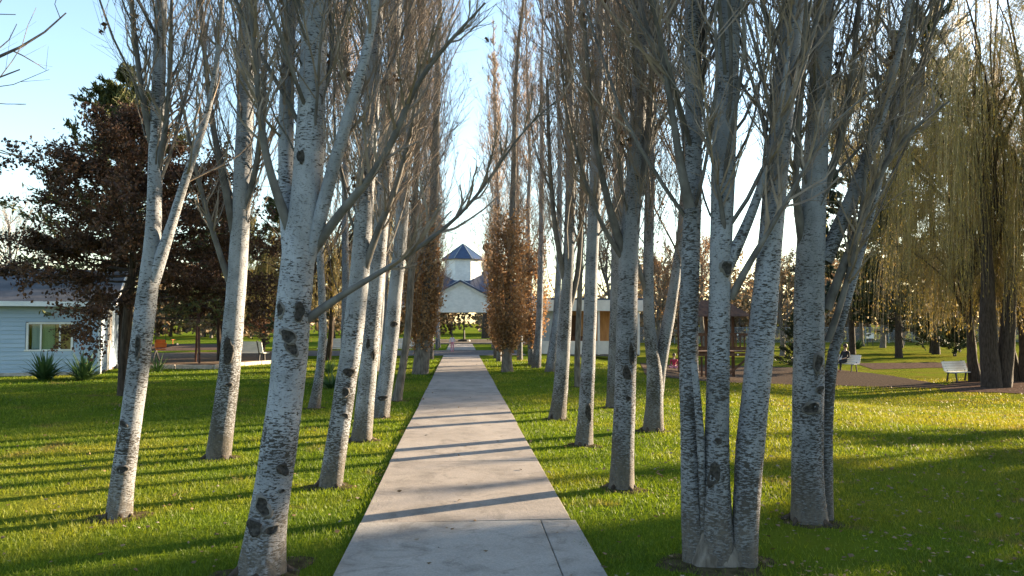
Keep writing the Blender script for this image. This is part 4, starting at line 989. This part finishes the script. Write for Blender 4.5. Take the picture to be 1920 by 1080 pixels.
# ------------------------------------------------------------------ blue cabin
def cabin():
    o = G(187, 702); root = thing('cabin', 'pale blue clapboard cabin with low roof at the left picture edge', 'building', o, R(15.5))
    W, D, Hh = 7.2, 4.2, 2.32; wx0, wx1, wz0, wz1 = -2.02, -.80, .80, 1.60; dy0, dy1 = 1.35, 2.30
    # walls behind the boards
    mb = MB()
    mb.box(((-W + wx0) / 2, .09, Hh / 2), (wx0 + W, .10, Hh)); mb.box((wx1 / 2 - .02, .09, Hh / 2), (-wx1 - .04, .10, Hh))
    mb.box(((wx0 + wx1) / 2, .09, wz0 / 2), (wx1 - wx0, .098, wz0)); mb.box(((wx0 + wx1) / 2, .09, (wz1 + Hh) / 2), (wx1 - wx0, .098, Hh - wz1))
    mb.box((-.09, (.145 + dy0) / 2, Hh / 2), (.1, dy0 - .145, Hh)); mb.box((-.09, (D + dy1) / 2, Hh / 2), (.1, D - dy1, Hh)); mb.box((-.09, (dy0 + dy1) / 2, (2.02 + Hh) / 2), (.098, dy1 - dy0, Hh - 2.02))
    mb.box((-W / 2, D - .05, Hh / 2), (W - .3, .1, Hh)); mb.box((-W + .05, D / 2, Hh / 2), (.1, D - .3, Hh)); mb.box((-W / 2, D / 2, .05), (W - .22, D - .22, .1))
    mb.build('wall', M['interior'], root)
    n = 17; hb = (Hh - .10) / n
    tilt = np.array(Matrix.Rotation(R(-7), 3, 'X')); tilt_s = np.array(Matrix.Rotation(R(-7), 3, 'Y'))
    cache = {}
    def board(x0, x1, z):
        k = round(x1 - x0, 3)
        if k not in cache: cache[k] = MB().box((0, 0, 0), (k, .018, hb + .012), tilt).mesh('board', [M['blue_board']])
        link('board', cache[k], root, ((x0 + x1) / 2, .022, z))
    def sboard(y0, y1, z):
        k = ('s', round(y1 - y0, 3))
        if k not in cache: cache[k] = MB().box((0, 0, 0), (.018, k[1], hb + .012), tilt_s).mesh('board', [M['blue_board']])
        link('board', cache[k], root, (-.022, (y0 + y1) / 2, z))
    for i in range(n):
        z = .10 + hb * (i + .5)
        if z + hb / 2 < wz0 or z - hb / 2 > wz1: board(-W, -.05, z)
        else: board(-W, wx0 - .05, z); board(wx1 + .05, -.05, z)
        if z - hb / 2 > 2.05: sboard(.07, D, z)
        else: sboard(.07, dy0 - .05, z); sboard(dy1 + .05, D, z)
    MB().box((-.02, .02, Hh / 2 + .02), (.10, .10, Hh)).build('corner_trim', M['white'], root)
    MB().box((-.02, D, Hh / 2 + .02), (.10, .10, Hh)).build('corner_trim', M['white'], root)
    MB().box((-W / 2, .0, .05), (W, .06, .10)).build('plinth', M['kerb'], root)
    # window
    wn = link('window', MB().box(((wx0 + wx1) / 2, .10, wz0 - .02), (wx1 - wx0 + .16, .2, .045)).mesh('sill', [M['white']]), root)
    fr = MB()
    for x in (wx0, wx1): fr.box((x, .035, (wz0 + wz1) / 2), (.06, .09, wz1 - wz0 + .07))
    fr.box(((wx0 + wx1) / 2, .036, wz1 + .02), (wx1 - wx0 - .06, .09, .06)); 
    for x in (-1.66, -1.14): fr.box((x, .05, (wz0 + wz1) / 2), (.045, .05, wz1 - wz0))
    fr.build('window_frame', M['white'], wn)
    for a, c in ((wx0 + .03, -1.683), (-1.637, -1.163), (-1.117, wx1 - .03)):
        MB().box(((a + c) / 2, .06, (wz0 + wz1) / 2), (c - a, .006, wz1 - wz0)).build('pane', M['glass'], wn)
    MB().box((-1.46, .095, (wz0 + wz1) / 2), (.34, .02, wz1 - wz0 + .1)).build('curtain', M['curtain'], wn)
    MB().box((-1.04, .098, (wz0 + wz1) / 2), (.46, .02, wz1 - wz0 + .1)).build('shutter', M['honey_wood'], wn)
    MB().box((-1.80, .10, 1.22), (.22, .02, .8)).build('shutter', M['grey_curtain'], wn)
    # glazed side door
    d = link('door', MB().box((-.03, (dy0 + dy1) / 2, .55), (.06, dy1 - dy0, 1.0)).mesh('door', [M['white']]), root)
    f2 = MB()
    for y in (dy0 + .09, (dy0 + dy1) / 2, dy1 - .09): f2.box((-.03, y, 1.52), (.058, .16, .94))
    f2.box((-.03, (dy0 + dy1) / 2, 2.03), (.06, dy1 - dy0, .08)); f2.build('door_frame', M['white'], d)
    for y in ((dy0 + .17 + (dy0 + dy1) / 2 - .08) / 2, (dy1 - .17 + (dy0 + dy1) / 2 + .08) / 2):
        MB().box((-.03, y, 1.52), (.01, (dy1 - dy0) / 2 - .25, .94)).build('pane', M['honey_wood'], d)
    MB().rod([(.0, dy1 - .08, .98), (.06, dy1 - .08, .98), (.06, dy1 - .18, .98)], .011, 6).build('handle', M['dark_metal'], d)
    # roof: two slopes, fascia, white gable
    rz, ry = Hh + 1.05, D / 2
    rf = MB(); t = .06
    for s in (1, -1):
        y0 = -.35 if s == 1 else D + .35
        rf.prism([(-W - .3, y0, Hh - .10), (-W - .3, ry, rz), (-W - .3, ry, rz + t), (-W - .3, y0, Hh - .10 + t)], None, (W + .75, 0, 0))
    ro = rf.build('roof', M['slate'], root)
    fb = MB(); fb.box((-W / 2 + .07, -.36, Hh - .11), (W + .77, .03, .15)); fb.build('fascia', M['white'], ro)
    gb = MB(); gb.prism([(-.03, .05, Hh + .02), (-.03, D - .05, Hh + .02), (-.03, ry, rz - .04)], None, (-.06, 0, 0)); gb.build('gable', M['white'], root)
    bb = MB()
    bb.beam((.46, -.34, Hh - .13), (.46, ry, rz - .02), .03, .14); bb.beam((.46, D + .34, Hh - .13), (.46, ry, rz - .02), .028, .14); bb.build('barge_board', M['white'], ro)
cabin()

# ------------------------------------------------------------------ pavilion at the end of the path
def pavilion():
    Y = 59.0; root = thing('pavilion', 'white pavilion with navy metal roof and cupola at the end of the path', 'building', (0, Y, 0))
    gw, ez, az, bz = 3.1, 3.05, 4.72, 2.40
    MB().box((0, 5.5, .03), (13, 13.4, .10)).build('floor', M['road'], root)
    # front gable: boards
    ga = link('gable', MB().prism([(-gw, .0, ez), (gw, .0, ez), (0, .0, az)], None, (0, .12, 0)).mesh('gable', [M['white']]), root)
    n = 12; hb = (az - bz) / n
    for i in range(n):
        z0 = bz + hb * i; z1 = z0 + hb - .006
        def half(z): return gw if z < ez else gw * (az - z) / (az - ez)
        a, c = half(z0) - .02, max(half(z1) - .02, .01)
        MB().prism([(-a, -.03, z0), (a, -.03, z0), (c, -.012, z1), (-c, -.012, z1)], None, (0, .022, 0)).build('board', M['white'], ga)
    MB().box((0, .05, (bz + ez) / 2 - .03), (2 * gw, .08, ez - bz - .02)).build('beam', M['white'], root)
    bb = MB(); bb.beam((-gw - .3, -.10, ez - .20), (.02, -.10, az + .06), .06, .30); bb.beam((gw + .3, -.10, ez - .20), (.02, -.102, az + .06), .06, .30); bb.build('barge_board', M['white'], ga)
    def slope(a, b_, c, d, name='roof', ribs=10, parent=root):
        """a roof plane from eave a-b to ridge c-d, with standing seams"""
        a, b_, c, d = map(Vector, (a, b_, c, d)); nn = (b_ - a).cross(d - a).normalized()
        if nn.z < 0: nn = -nn
        mb = MB(); v = [a, b_, c, d]
        mb.add([tuple(q) for q in v] + [tuple(q - nn * .08) for q in v], [[0, 1, 2, 3], [7, 6, 5, 4], [0, 4, 5, 1], [1, 5, 6, 2], [2, 6, 7, 3], [3, 7, 4, 0]])
        r = mb.build(name, M['navy'], parent)
        sm = MB()
        for i in range(ribs + 1):
            f = .01 + .98 * i / ribs; p = a.lerp(b_, f); q = d.lerp(c, f); sm.beam(p + nn * .02, q + nn * .02, .04, .05)
        sm.build('seam', M['navy'], r); return r
    for s in (-1, 1): slope((s * (gw + .35), -.25, ez - .02), (s * (gw + .35), 3.5, ez - .02), (0, 3.5, az + .12), (0, -.25, az + .12), 'porch_roof', 6)
    # main roof, ridge along X
    rx, hy, e2, rid = 6.6, 5.2, 2.95, 5.95; yc = 6.2
    slope((-rx, yc - hy, e2), (rx, yc - hy, e2), (rx - 3.0, yc, rid), (-rx + 3.0, yc, rid), ribs=24)
    slope((rx, yc + hy, e2), (-rx, yc + hy, e2), (-rx + 3.0, yc, rid), (rx - 3.0, yc, rid), ribs=24)
    for s in (-1, 1): slope((s * rx, yc - s * -hy * 1, e2), (s * rx, yc + s * -hy * 1, e2), (s * (rx - 3.0), yc - .01, rid), (s * (rx - 3.0), yc + .01, rid), ribs=14)
    fa = MB()
    for yy in (yc - hy, yc + hy): fa.box((0, yy, e2 - .16), (2 * rx, .06, .26))
    for xx in (-rx, rx): fa.box((xx, yc, e2 - .16), (.06, 2 * hy - .06, .26))
    fa.build('fascia', M['white'], root)
    # cupola: eight white sides, navy pyramid roof
    cx, cy, cr = .22, yc, 1.66; cu = []
    oc = lambda r, z: [(cx + r * math.cos(R(22.5 + 45 * i)), cy + r * math.sin(R(22.5 + 45 * i)), z) for i in range(8)]
    c = link('cupola', MB().prism(oc(cr - .02, 4.6), None, (0, 0, 2.35)).mesh('cupola', [M['white']]), root)
    for i in range(8):
        a0, a1 = R(22.5 + 45 * i), R(67.5 + 45 * i)
        for k in range(9):
            z = 5.35 + k * .175; p = Vector((cx + cr * math.cos(a0), cy + cr * math.sin(a0), z)); q = Vector((cx + cr * math.cos(a1), cy + cr * math.sin(a1), z))
            MB().beam(p, q, .02, .165).build('board', M['white'], c)
    cr2 = 1.98; ez2, pk = 6.90, 8.32; o8 = [Vector(p) for p in oc(cr2, ez2)]
    m8 = MB(); m8.add([tuple(p) for p in o8] + [(cx, cy, pk)] + [(cx, cy, ez2 - .02)], [[i, (i + 1) % 8, 8] for i in range(8)] + [[(i + 1) % 8, i, 9] for i in range(8)])
    cr_ = m8.build('cupola_roof', M['navy'], c)
    hp = MB()
    for p in o8: hp.beam(p, (cx, cy, pk + .01), .05, .05)
    hp.build('hip_cap', M['fence'], cr_)
    # columns
    for x in (-6.2, -3.0, 3.0, 6.2):
        for y in (.4, 6.2, 11.2):
            if x in (-6.2, 6.2) and y == .4: y = 1.4
            MB().box((x, y, 1.49), (.2, .2, 2.85)).build('column', M['white'], root)
    # lantern hanging under the front beam
    MB().rod([(.22, .6, 2.4), (.22, .6, 2.32), (.22, .6, 2.3)], .05, 8).build('lantern_cap', M['dark_metal'], root)
pavilion()
def lamp_post():
    b = Vector((.32, 63.2, .075)); root = thing('lamp_post', 'dark post with crossbar standing inside the pavilion on the path axis', 'post', b)
    MB().rod([(0, 0, 0), (0, 0, 1.0), (0, 0, 2.05), (0, 0, 2.28)], [.09, .06, .055, .05], 10).build('post', M['dark_metal'], root)
    MB().box((0, 0, 2.22), (1.15, .08, .10)).build('crossbar', M['dark_metal'], root)
    MB().box((-.45, 0, 2.08), (.2, .14, .18)).box((.45, 0, 2.08), (.2, .14, .18)).build('lamp_housing', M['dark_metal'], root)
    mb = MB(); mb.rod([(0, 0, -.0), (0, 0, .12), (0, 0, .2)], [.55, .5, .2], 14); mb.build('planter', M['dark_metal'], root)
lamp_post()

# ------------------------------------------------------------------ kiosk on the right
def kiosk():
    b = Vector((4.15, 40.6, 0)); root = thing('kiosk', 'flat-roofed white kiosk with low white wall behind the right-hand poplars', 'building', (b.x, b.y, float(gz(6, 36))))
    z0 = -root.location.z * 0
    W, D = 5.4, 2.6
    MB().box((W / 2, D / 2, .02), (W, D, .12)).build('floor', M['road'], root)
    MB().box((W / 2, D / 2, 3.0), (W + .5, D + .5, .10)).build('roof', M['navy'], root)
    fa = MB(); fa.box((W / 2, -.24, 2.66), (W + .5, .05, .58)); fa.box((-.24, D / 2, 2.66), (.05, D + .42, .58)); fa.box((W + .24, D / 2, 2.66), (.05, D + .42, .58)); fa.build('fascia', M['white'], root)
    lw = MB(); lw.box((W / 2, .05, .42), (W - .1, .12, .70)); lw.build('low_wall', M['white'], root)
    for x in (.05, 1.55, 3.2, W - .05): MB().box((x, -.08, 1.50), (.11, .11, 2.9)).build('post', M['white'], root)
    for x in (.05, W - .05): MB().box((x, D - .05, 1.50), (.11, .11, 2.9)).build('post', M['white'], root)
    MB().box((W / 2, D - .15, 1.5), (W - .2, .08, 2.8)).build('back_wall', M['honey_wood'], root)
    for k in range(3): MB().box((.14 + .45 * k + .22, .06, 1.58), (.44, .03, 1.6)).build('panel', M['grey_curtain'], root)
    MB().box((2.4, 1.6, .55), (1.5, .6, .9)).build('counter', M['wood'], root)
    MB().box((2.1, D - .22, 1.3), (.5, .06, 1.7)).build('door', M['wood'], root)
kiosk()

# ------------------------------------------------------------------ benches
def bench(label, loc, rz, s=1.0, W=1.5):
    root = thing('bench', label, 'bench', loc, rz, 'white park benches'); root.scale = (s, s, s)
    for k in range(4): MB().box((0, -.20 + k * .115, .43 + .004 * k), (W, .10, .03)).build('seat_slat', M['white'], root)
    bt = np.array(Matrix.Rotation(R(-18), 3, 'X'))
    for k in range(4): MB().box((0, .24 + .034 * k, .52 + .105 * k), (W, .028, .098), bt).build('back_slat', M['white'], root)
    for x in (-W / 2 + .18, W / 2 - .18):
        mb = MB(); mb.beam((x, -.24, 0), (x, -.18, .41), .05, .05); mb.beam((x, .24, 0), (x, .17, .41), .048, .05); mb.beam((x, -.24, .395), (x, .22, .405), .046, .04); mb.beam((x, .20, .40), (x, .39, .92), .044, .035); mb.build('leg', M['dark_metal'], root)
    return root
bench('white slatted bench by the playground, between the two left-hand leaning trunks', G(466, 682), R(165))
bl = G(626, 671); bench('white bench seen from the front behind the thin dark left poplar', bl, R(4))
br = G(756, 670); bench('white bench left of the copper-skirted poplar, farther from camera', br, R(-3))
bw = G(1802, 716); bench('white slatted bench under the willow at the right', bw, R(20))

# ------------------------------------------------------------------ playground
def swing():
    o = G(322, 682); root = thing('swing_set', 'dark steel swing frame with orange toddler seat on the playground sand', 'swing', o, R(25))
    H, W = 2.5, 1.9
    for x in (-W / 2, W / 2):
        for y in (-.62, .62): MB().rod([(x, y, -.02), (x, 0, H)], .045, 8).build('leg', M['rust_metal'], root)
    MB().rod([(-W / 2 - .12, 0, H), (W / 2 + .12, 0, H)], .05, 10).build('top_bar', M['rust_metal'], root)
    for x in (-.42, ):
        st = link('swing_seat', MB().box((x, 0, .58), (.36, .32, .05)).mesh('swing_seat', [M['orange']]), root)
        mb = MB(); mb.box((x, .17, .80), (.40, .03, .32)); mb.box((x, -.17, .76), (.40, .03, .14)); mb.box((x - .19, 0, .74), (.03, .31, .20)); mb.box((x + .19, 0, .74), (.03, .31, .20)); mb.build('bucket', M['orange'], st)
        for dx in (-.18, .18): MB().rod([(x + dx, 0, .66), (x + dx, 0, H)], .012, 5).build('chain', M['dark_metal'], st)
    return root
swing()
def seesaw():
    o = G(292, 676); root = thing('seesaw', 'dark low seesaw beam on the sand beside the swing', 'seesaw', o, R(-20))
    MB().beam((-1.1, 0, .28), (1.1, 0, .72), .12, .07).build('plank', M['dark_metal'], root)
    mb = MB(); mb.beam((0, -.2, -.02), (0, 0, .46), .06, .06); mb.beam((0, .2, -.02), (0, 0, .462), .058, .06); mb.build('stand', M['dark_metal'], root)
    for x, z in ((-.85, .36), (.85, .70)): MB().rod([(x, -.16, z + .2), (x, .16, z + .2)], .018, 6).rod([(x, 0, z), (x, 0, z + .2)], .018, 6).build('handle', M['orange'], root)
seesaw()
def play_tower():
    o = G(1340, 708); root = thing('play_tower', 'dark wooden play tower with railings behind the triple-stemmed poplar', 'play tower', o, R(4))
    W, D, H = 2.5, 1.8, 2.75; dz = 1.15
    for x in (-W / 2, 0, W / 2):
        for y in (-D / 2, D / 2): MB().box((x, y, H / 2 - .03), (.11, .11, H)).build('post', M['wood'], root)
    for k in range(9): MB().box((0, -D / 2 + .1 + k * .2, dz), (W - .12, .18, .05)).build('deck_plank', M['wood'], root)
    for y in (-D / 2 - .07, D / 2 + .07):
        for z, hh in ((dz + .12, .1), (dz + .72, .1), (dz - .12, .12)): MB().box((0, y, z), (W + .14, .035, hh)).build('rail', M['wood'], root)
        for k in range(13): MB().box((-W / 2 + .12 + k * (W - .24) / 12, y * .985, dz + .42), (.055, .03, .56)).build('baluster', M['wood'], root)
    for x in (-W / 2 - .07, W / 2 + .07):
        for z in (dz + .12, dz + .72): MB().box((x, 0, z), (.035, D - .12, .1)).build('rail', M['wood'], root)
    for k in range(6): MB().beam((-W / 2 + .1 + k * .2, -D / 2 - .02, .04), (-W / 2 + .1 + k * .2, -D / 2 - .02, dz - .2), .16, .03).build('wall_plank', M['wood'], root)
    MB().beam((.1, -D / 2 - .03, .1), (W / 2 - .08, -D / 2 - .03, dz - .2), .035, .09).build('brace', M['wood'], root)
    rp = MB(); e = .08
    v = [(-W / 2 - e, -D / 2 - e, H - .1), (W / 2 + e, -D / 2 - e, H - .1), (W / 2 + e, D / 2 + e, H - .1), (-W / 2 - e, D / 2 + e, H - .1), (-W / 2 + .7, 0, H + .6), (W / 2 - .7, 0, H + .6)]
    rp.add(v, [[0, 1, 5, 4], [2, 3, 4, 5]]); rp.add(v, [[1, 2, 5], [3, 0, 4]]); rp.add(v, [[3, 2, 1, 0]]); rp.build('roof', M['wood'], root)
    for x in (-.62, .62):
        for y in (-D / 2 - .095,):
            for z in (dz + .72, dz - .12): MB().rod([(x, y, z), (x, y - .02, z)], .035, 8).build('bolt_cap', M['sign'], root)
play_tower()

# kerb stones at the sand edge, fence and sign beyond the right lawn
def kerb_run():
    root = thing('kerb', 'row of pale kerb stones along the near edge of the playground sand', 'kerb', sand_near[0])
    me = MB().box((0, 0, .03), (.96, .12, .22)).mesh('kerb_stone', [M['kerb']])
    for a, b_ in zip(sand_near[:-1], sand_near[1:]):
        d = (b_ - a); n = max(1, int(d.length / 1.0)); ang = math.atan2(d.y, d.x)
        for i in range(n):
            p = a + d * ((i + .5) / n); k = link('kerb_stone', me, root, p - sand_near[0]); k.rotation_euler = (0, 0, ang); k.scale = (d.length / n / 1.0, 1, 1)
kerb_run()
def far_fence():
    y = 92.0; root = thing('fence', 'grey wire fence across the far end of the right lawn', 'fence', (30, y, -.95))
    post = MB().rod([(0, 0, -.05), (0, 0, 2.0), (0, 0, 2.05)], .06, 6).mesh('post', [M['fence']])
    for i in range(24): link('post', post, root, (-16 + i * 3.0, 0, 0))
    rail = MB()
    for z in (.15, 1.0, 1.95): rail.rod([(-16, .07, z), (53, .07, z)], .02, 4)
    rail.build('wire', M['fence'], root)
    net = MB(); n = 330
    for s in (1, -1):
        x = np.linspace(-16, 51, n); a = np.stack([x, 0 * x + .03 * s, 0 * x + (.15 if s == 1 else 1.95)], 1); c = np.stack([x + 1.8, 0 * x + .03 * s, 0 * x + (1.95 if s == 1 else .15)], 1)
        v, f = tubes(np.stack([a, c], 1), np.full((n, 2), .012), 3); net.add(v, f)
    tag(net.build('mesh_wire', M['fence'], root), kind='stuff')
far_fence()
def sign():
    o = G(1632, 648); root = thing('sign_board', 'small blank white sign board on the far right lawn', 'sign', o, R(10))
    MB().box((0, 0, 1.1), (.95, .04, .62)).build('board', M['sign'], root)
    for x in (-.35, .35): MB().box((x, .04, .68), (.06, .04, 1.4)).build('post', M['dark_metal'], root)
sign()

# ------------------------------------------------------------------ people
def figure(label, loc, rz, J, mats, hair=True, scale=1.0, name='person'):
    """J: joint positions of the pose; the body is one skinned surface with clothing colours by region"""
    root = thing(name, label, 'person', loc, rz); root.scale = (scale,) * 3
    V = []; E = []; Rd = []; idx = {}
    def vtx(n, p, r): idx[n] = len(V); V.append(Vector(p)); Rd.append(r); return idx[n]
    R0 = dict(pelvis=.135, waist=.115, chest=.135, neck=.052, head0=.072, head1=.098, head2=.07)
    for n in ('pelvis', 'waist', 'chest', 'neck', 'head0', 'head1', 'head2'): vtx(n, J[n], R0[n])
    for a, b_ in zip(('pelvis', 'waist', 'chest', 'neck', 'head0', 'head1'), ('waist', 'chest', 'neck', 'head0', 'head1', 'head2')): E.append((idx[a], idx[b_]))
    reg = {'pelvis': 2, 'waist': 1, 'chest': 1, 'neck': 0, 'head0': 0, 'head1': 0, 'head2': 0}
    nose = (Vector(J['head1']) + Vector(J['face']) * .115 - Vector((0, 0, .02))); vtx('nose', nose, .016); E.append((idx['head1'], idx['nose'])); reg['nose'] = 0
    for s in 'lr':
        for ch, root_n, rs, rg_ in ((('shoulder', 'elbow', 'wrist', 'palm'), 'chest', (.062, .046, .030, .034), (1, 1, 0, 0)), (('hip', 'knee', 'ankle', 'toe'), 'pelvis', (.092, .066, .044, .038), (2, 2, 2, 3))):
            prev = root_n
            for n, r, q in zip(ch, rs, rg_):
                vtx(n + s, J[n + s], r); E.append((idx[prev], idx[n + s])); prev = n + s; reg[n + s] = q
        w_, p_ = Vector(J['wrist' + s]), Vector(J['palm' + s]); d = (p_ - w_).normalized(); sd = d.cross(Vector((0, 0, 1)))
        sd = sd.normalized() if sd.length > .1 else Vector((1, 0, 0))
        for k, (off, ln) in enumerate(((-.028, .055), (-.010, .07), (.010, .066), (.026, .05))):
            q1 = p_ + sd * off + d * ln * .5; q2 = p_ + sd * off * 1.1 + d * ln + Vector((0, 0, -.015))
            vtx('f%d%s' % (k, s), q1, .009); vtx('g%d%s' % (k, s), q2, .008); E += [(idx['palm' + s], idx['f%d%s' % (k, s)]), (idx['f%d%s' % (k, s)], idx['g%d%s' % (k, s)])]; reg['f%d%s' % (k, s)] = reg['g%d%s' % (k, s)] = 0
        q = p_ - d * .02 + sd * .05; vtx('t' + s, q, .010); E.append((idx['palm' + s], idx['t' + s])); reg['t' + s] = 0
    me = bpy.data.meshes.new('body_cage'); me.from_pydata([tuple(v) for v in V], E, [])
    tmp = bpy.data.objects.new('body_cage', me); COL.objects.link(tmp)
    tmp.modifiers.new('skin', 'SKIN'); sv = me.skin_vertices[0].data
    for i, r in enumerate(Rd): sv[i].radius = (r, r); sv[i].use_root = (i == 0)
    ss = tmp.modifiers.new('sub', 'SUBSURF'); ss.levels = 2; ss.render_levels = 2
    dg = bpy.context.evaluated_depsgraph_get(); out = bpy.data.meshes.new_from_object(tmp.evaluated_get(dg)); bpy.data.objects.remove(tmp); bpy.data.meshes.remove(me)
    out.name = 'body'; out.materials.clear()
    for m in mats: out.materials.append(M[m])
    names = list(idx)
    for p in out.polygons:
        c = p.center; best = min(E, key=lambda e: seg_d(c, V[e[0]], V[e[1]])); a, b_ = V[best[0]], V[best[1]]
        t = (c - a).dot(b_ - a) / max((b_ - a).length_squared, 1e-9); n = names[best[0] if t < .5 else best[1]]
        p.material_index = reg[n]; p.use_smooth = True
    link('body', out, root)
    if hair:
        h = MB(); hc = Vector(J['head1']) + Vector((0, 0, .03)) - Vector(J['face']) * .022
        u = np.linspace(0, np.pi * .62, 7); w_ = np.linspace(0, 2 * np.pi, 15)[:-1]
        v = np.array([[math.sin(p_) * math.cos(q_) * .115, math.sin(p_) * math.sin(q_) * .115, math.cos(p_) * .125 - (.05 if p_ > 1.5 else 0)] for p_ in u for q_ in w_]) + np.array(tuple(hc))
        i = np.arange(98).reshape(7, 14); h.add(v, np.stack([i[:-1], np.roll(i[:-1], -1, 1), np.roll(i[1:], -1, 1), i[1:]], -1).reshape(-1, 4)); h.build('hair', M['hair'], root, True)
    return root
def seg_d(c, a, b_):
    ab = b_ - a; t = max(0, min(1, (c - a).dot(ab) / max(ab.length_squared, 1e-9))); return (c - a - ab * t).length
def pose_sit(seat=.45, lean=.12, floor=False):
    J = dict(pelvis=(0, 0, seat + .12), waist=(0, lean * .4, seat + .30), chest=(0, lean, seat + .52), neck=(0, lean * 1.05, seat + .70), head0=(0, lean * .8, seat + .79), head1=(0, lean * .75, seat + .88), head2=(0, lean * .75, seat + .96), face=(0, -1, 0))
    for s, q in (('l', -1), ('r', 1)):
        J['shoulder' + s] = (q * .19, lean, seat + .60); J['elbow' + s] = (q * .25, lean - .08, seat + .33); J['wrist' + s] = (q * .14, -.22, seat + .25); J['palm' + s] = (q * .10, -.29, seat + .23)
        J['hip' + s] = (q * .10, -.04, seat + .10)
        if floor: J['knee' + s] = (q * .30, -.30, seat + .14); J['ankle' + s] = (q * .08, -.40, .06); J['toe' + s] = (q * .02, -.46, .05)
        else: J['knee' + s] = (q * .12, -.46, seat + .07); J['ankle' + s] = (q * .12, -.50, .08); J['toe' + s] = (q * .13, -.66, .04)
    return J
def pose_stand():
    J = dict(pelvis=(0, 0, .92), waist=(0, 0, 1.08), chest=(0, .02, 1.28), neck=(0, .01, 1.46), head0=(0, -.01, 1.54), head1=(0, -.02, 1.62), head2=(0, -.02, 1.70), face=(0, -1, 0))
    for s, q in (('l', -1), ('r', 1)):
        J['shoulder' + s] = (q * .18, .02, 1.38); J['elbow' + s] = (q * .25, .04, 1.10); J['wrist' + s] = (q * .27, -.06, .87); J['palm' + s] = (q * .27, -.09, .79)
        J['hip' + s] = (q * .095, 0, .88); J['knee' + s] = (q * .10, -.04 * q, .48); J['ankle' + s] = (q * .10, .06 * q, .08); J['toe' + s] = (q * .11, .06 * q - .15, .035)
    return J
bs = G(1583, 697)
bench('white bench partly hidden by the stout poplar with a person sitting on it', bs, R(-62))
figure('person in black sitting back on the bench right of the stout poplar', bs + Vector((0, 0, 0)), R(-62), pose_sit(.45, .14), ['skin', 'cloth_black', 'cloth_black', 'shoe'])
figure('child in crimson top sitting on the gravel between V-shaped and triple poplars', G(1264, 691), R(-20), pose_sit(.0, -.02, True), ['skin', 'cloth_red', 'cloth_pink', 'shoe'], True, .78)
figure('small child in lilac white clothes standing on the crossing road by the path', G(848, 660), R(15), pose_stand(), ['skin', 'cloth_white', 'cloth_pink', 'shoe'], True, .56)

conifer('dense evergreen beyond the right picture edge, shading the foreground', Vector((24.5, 14.6, -.1)), 14.0, 5.8, 90, 'needle_green', .6, 130, 65, .0, .28, .8, 'conifer_tree', .3)
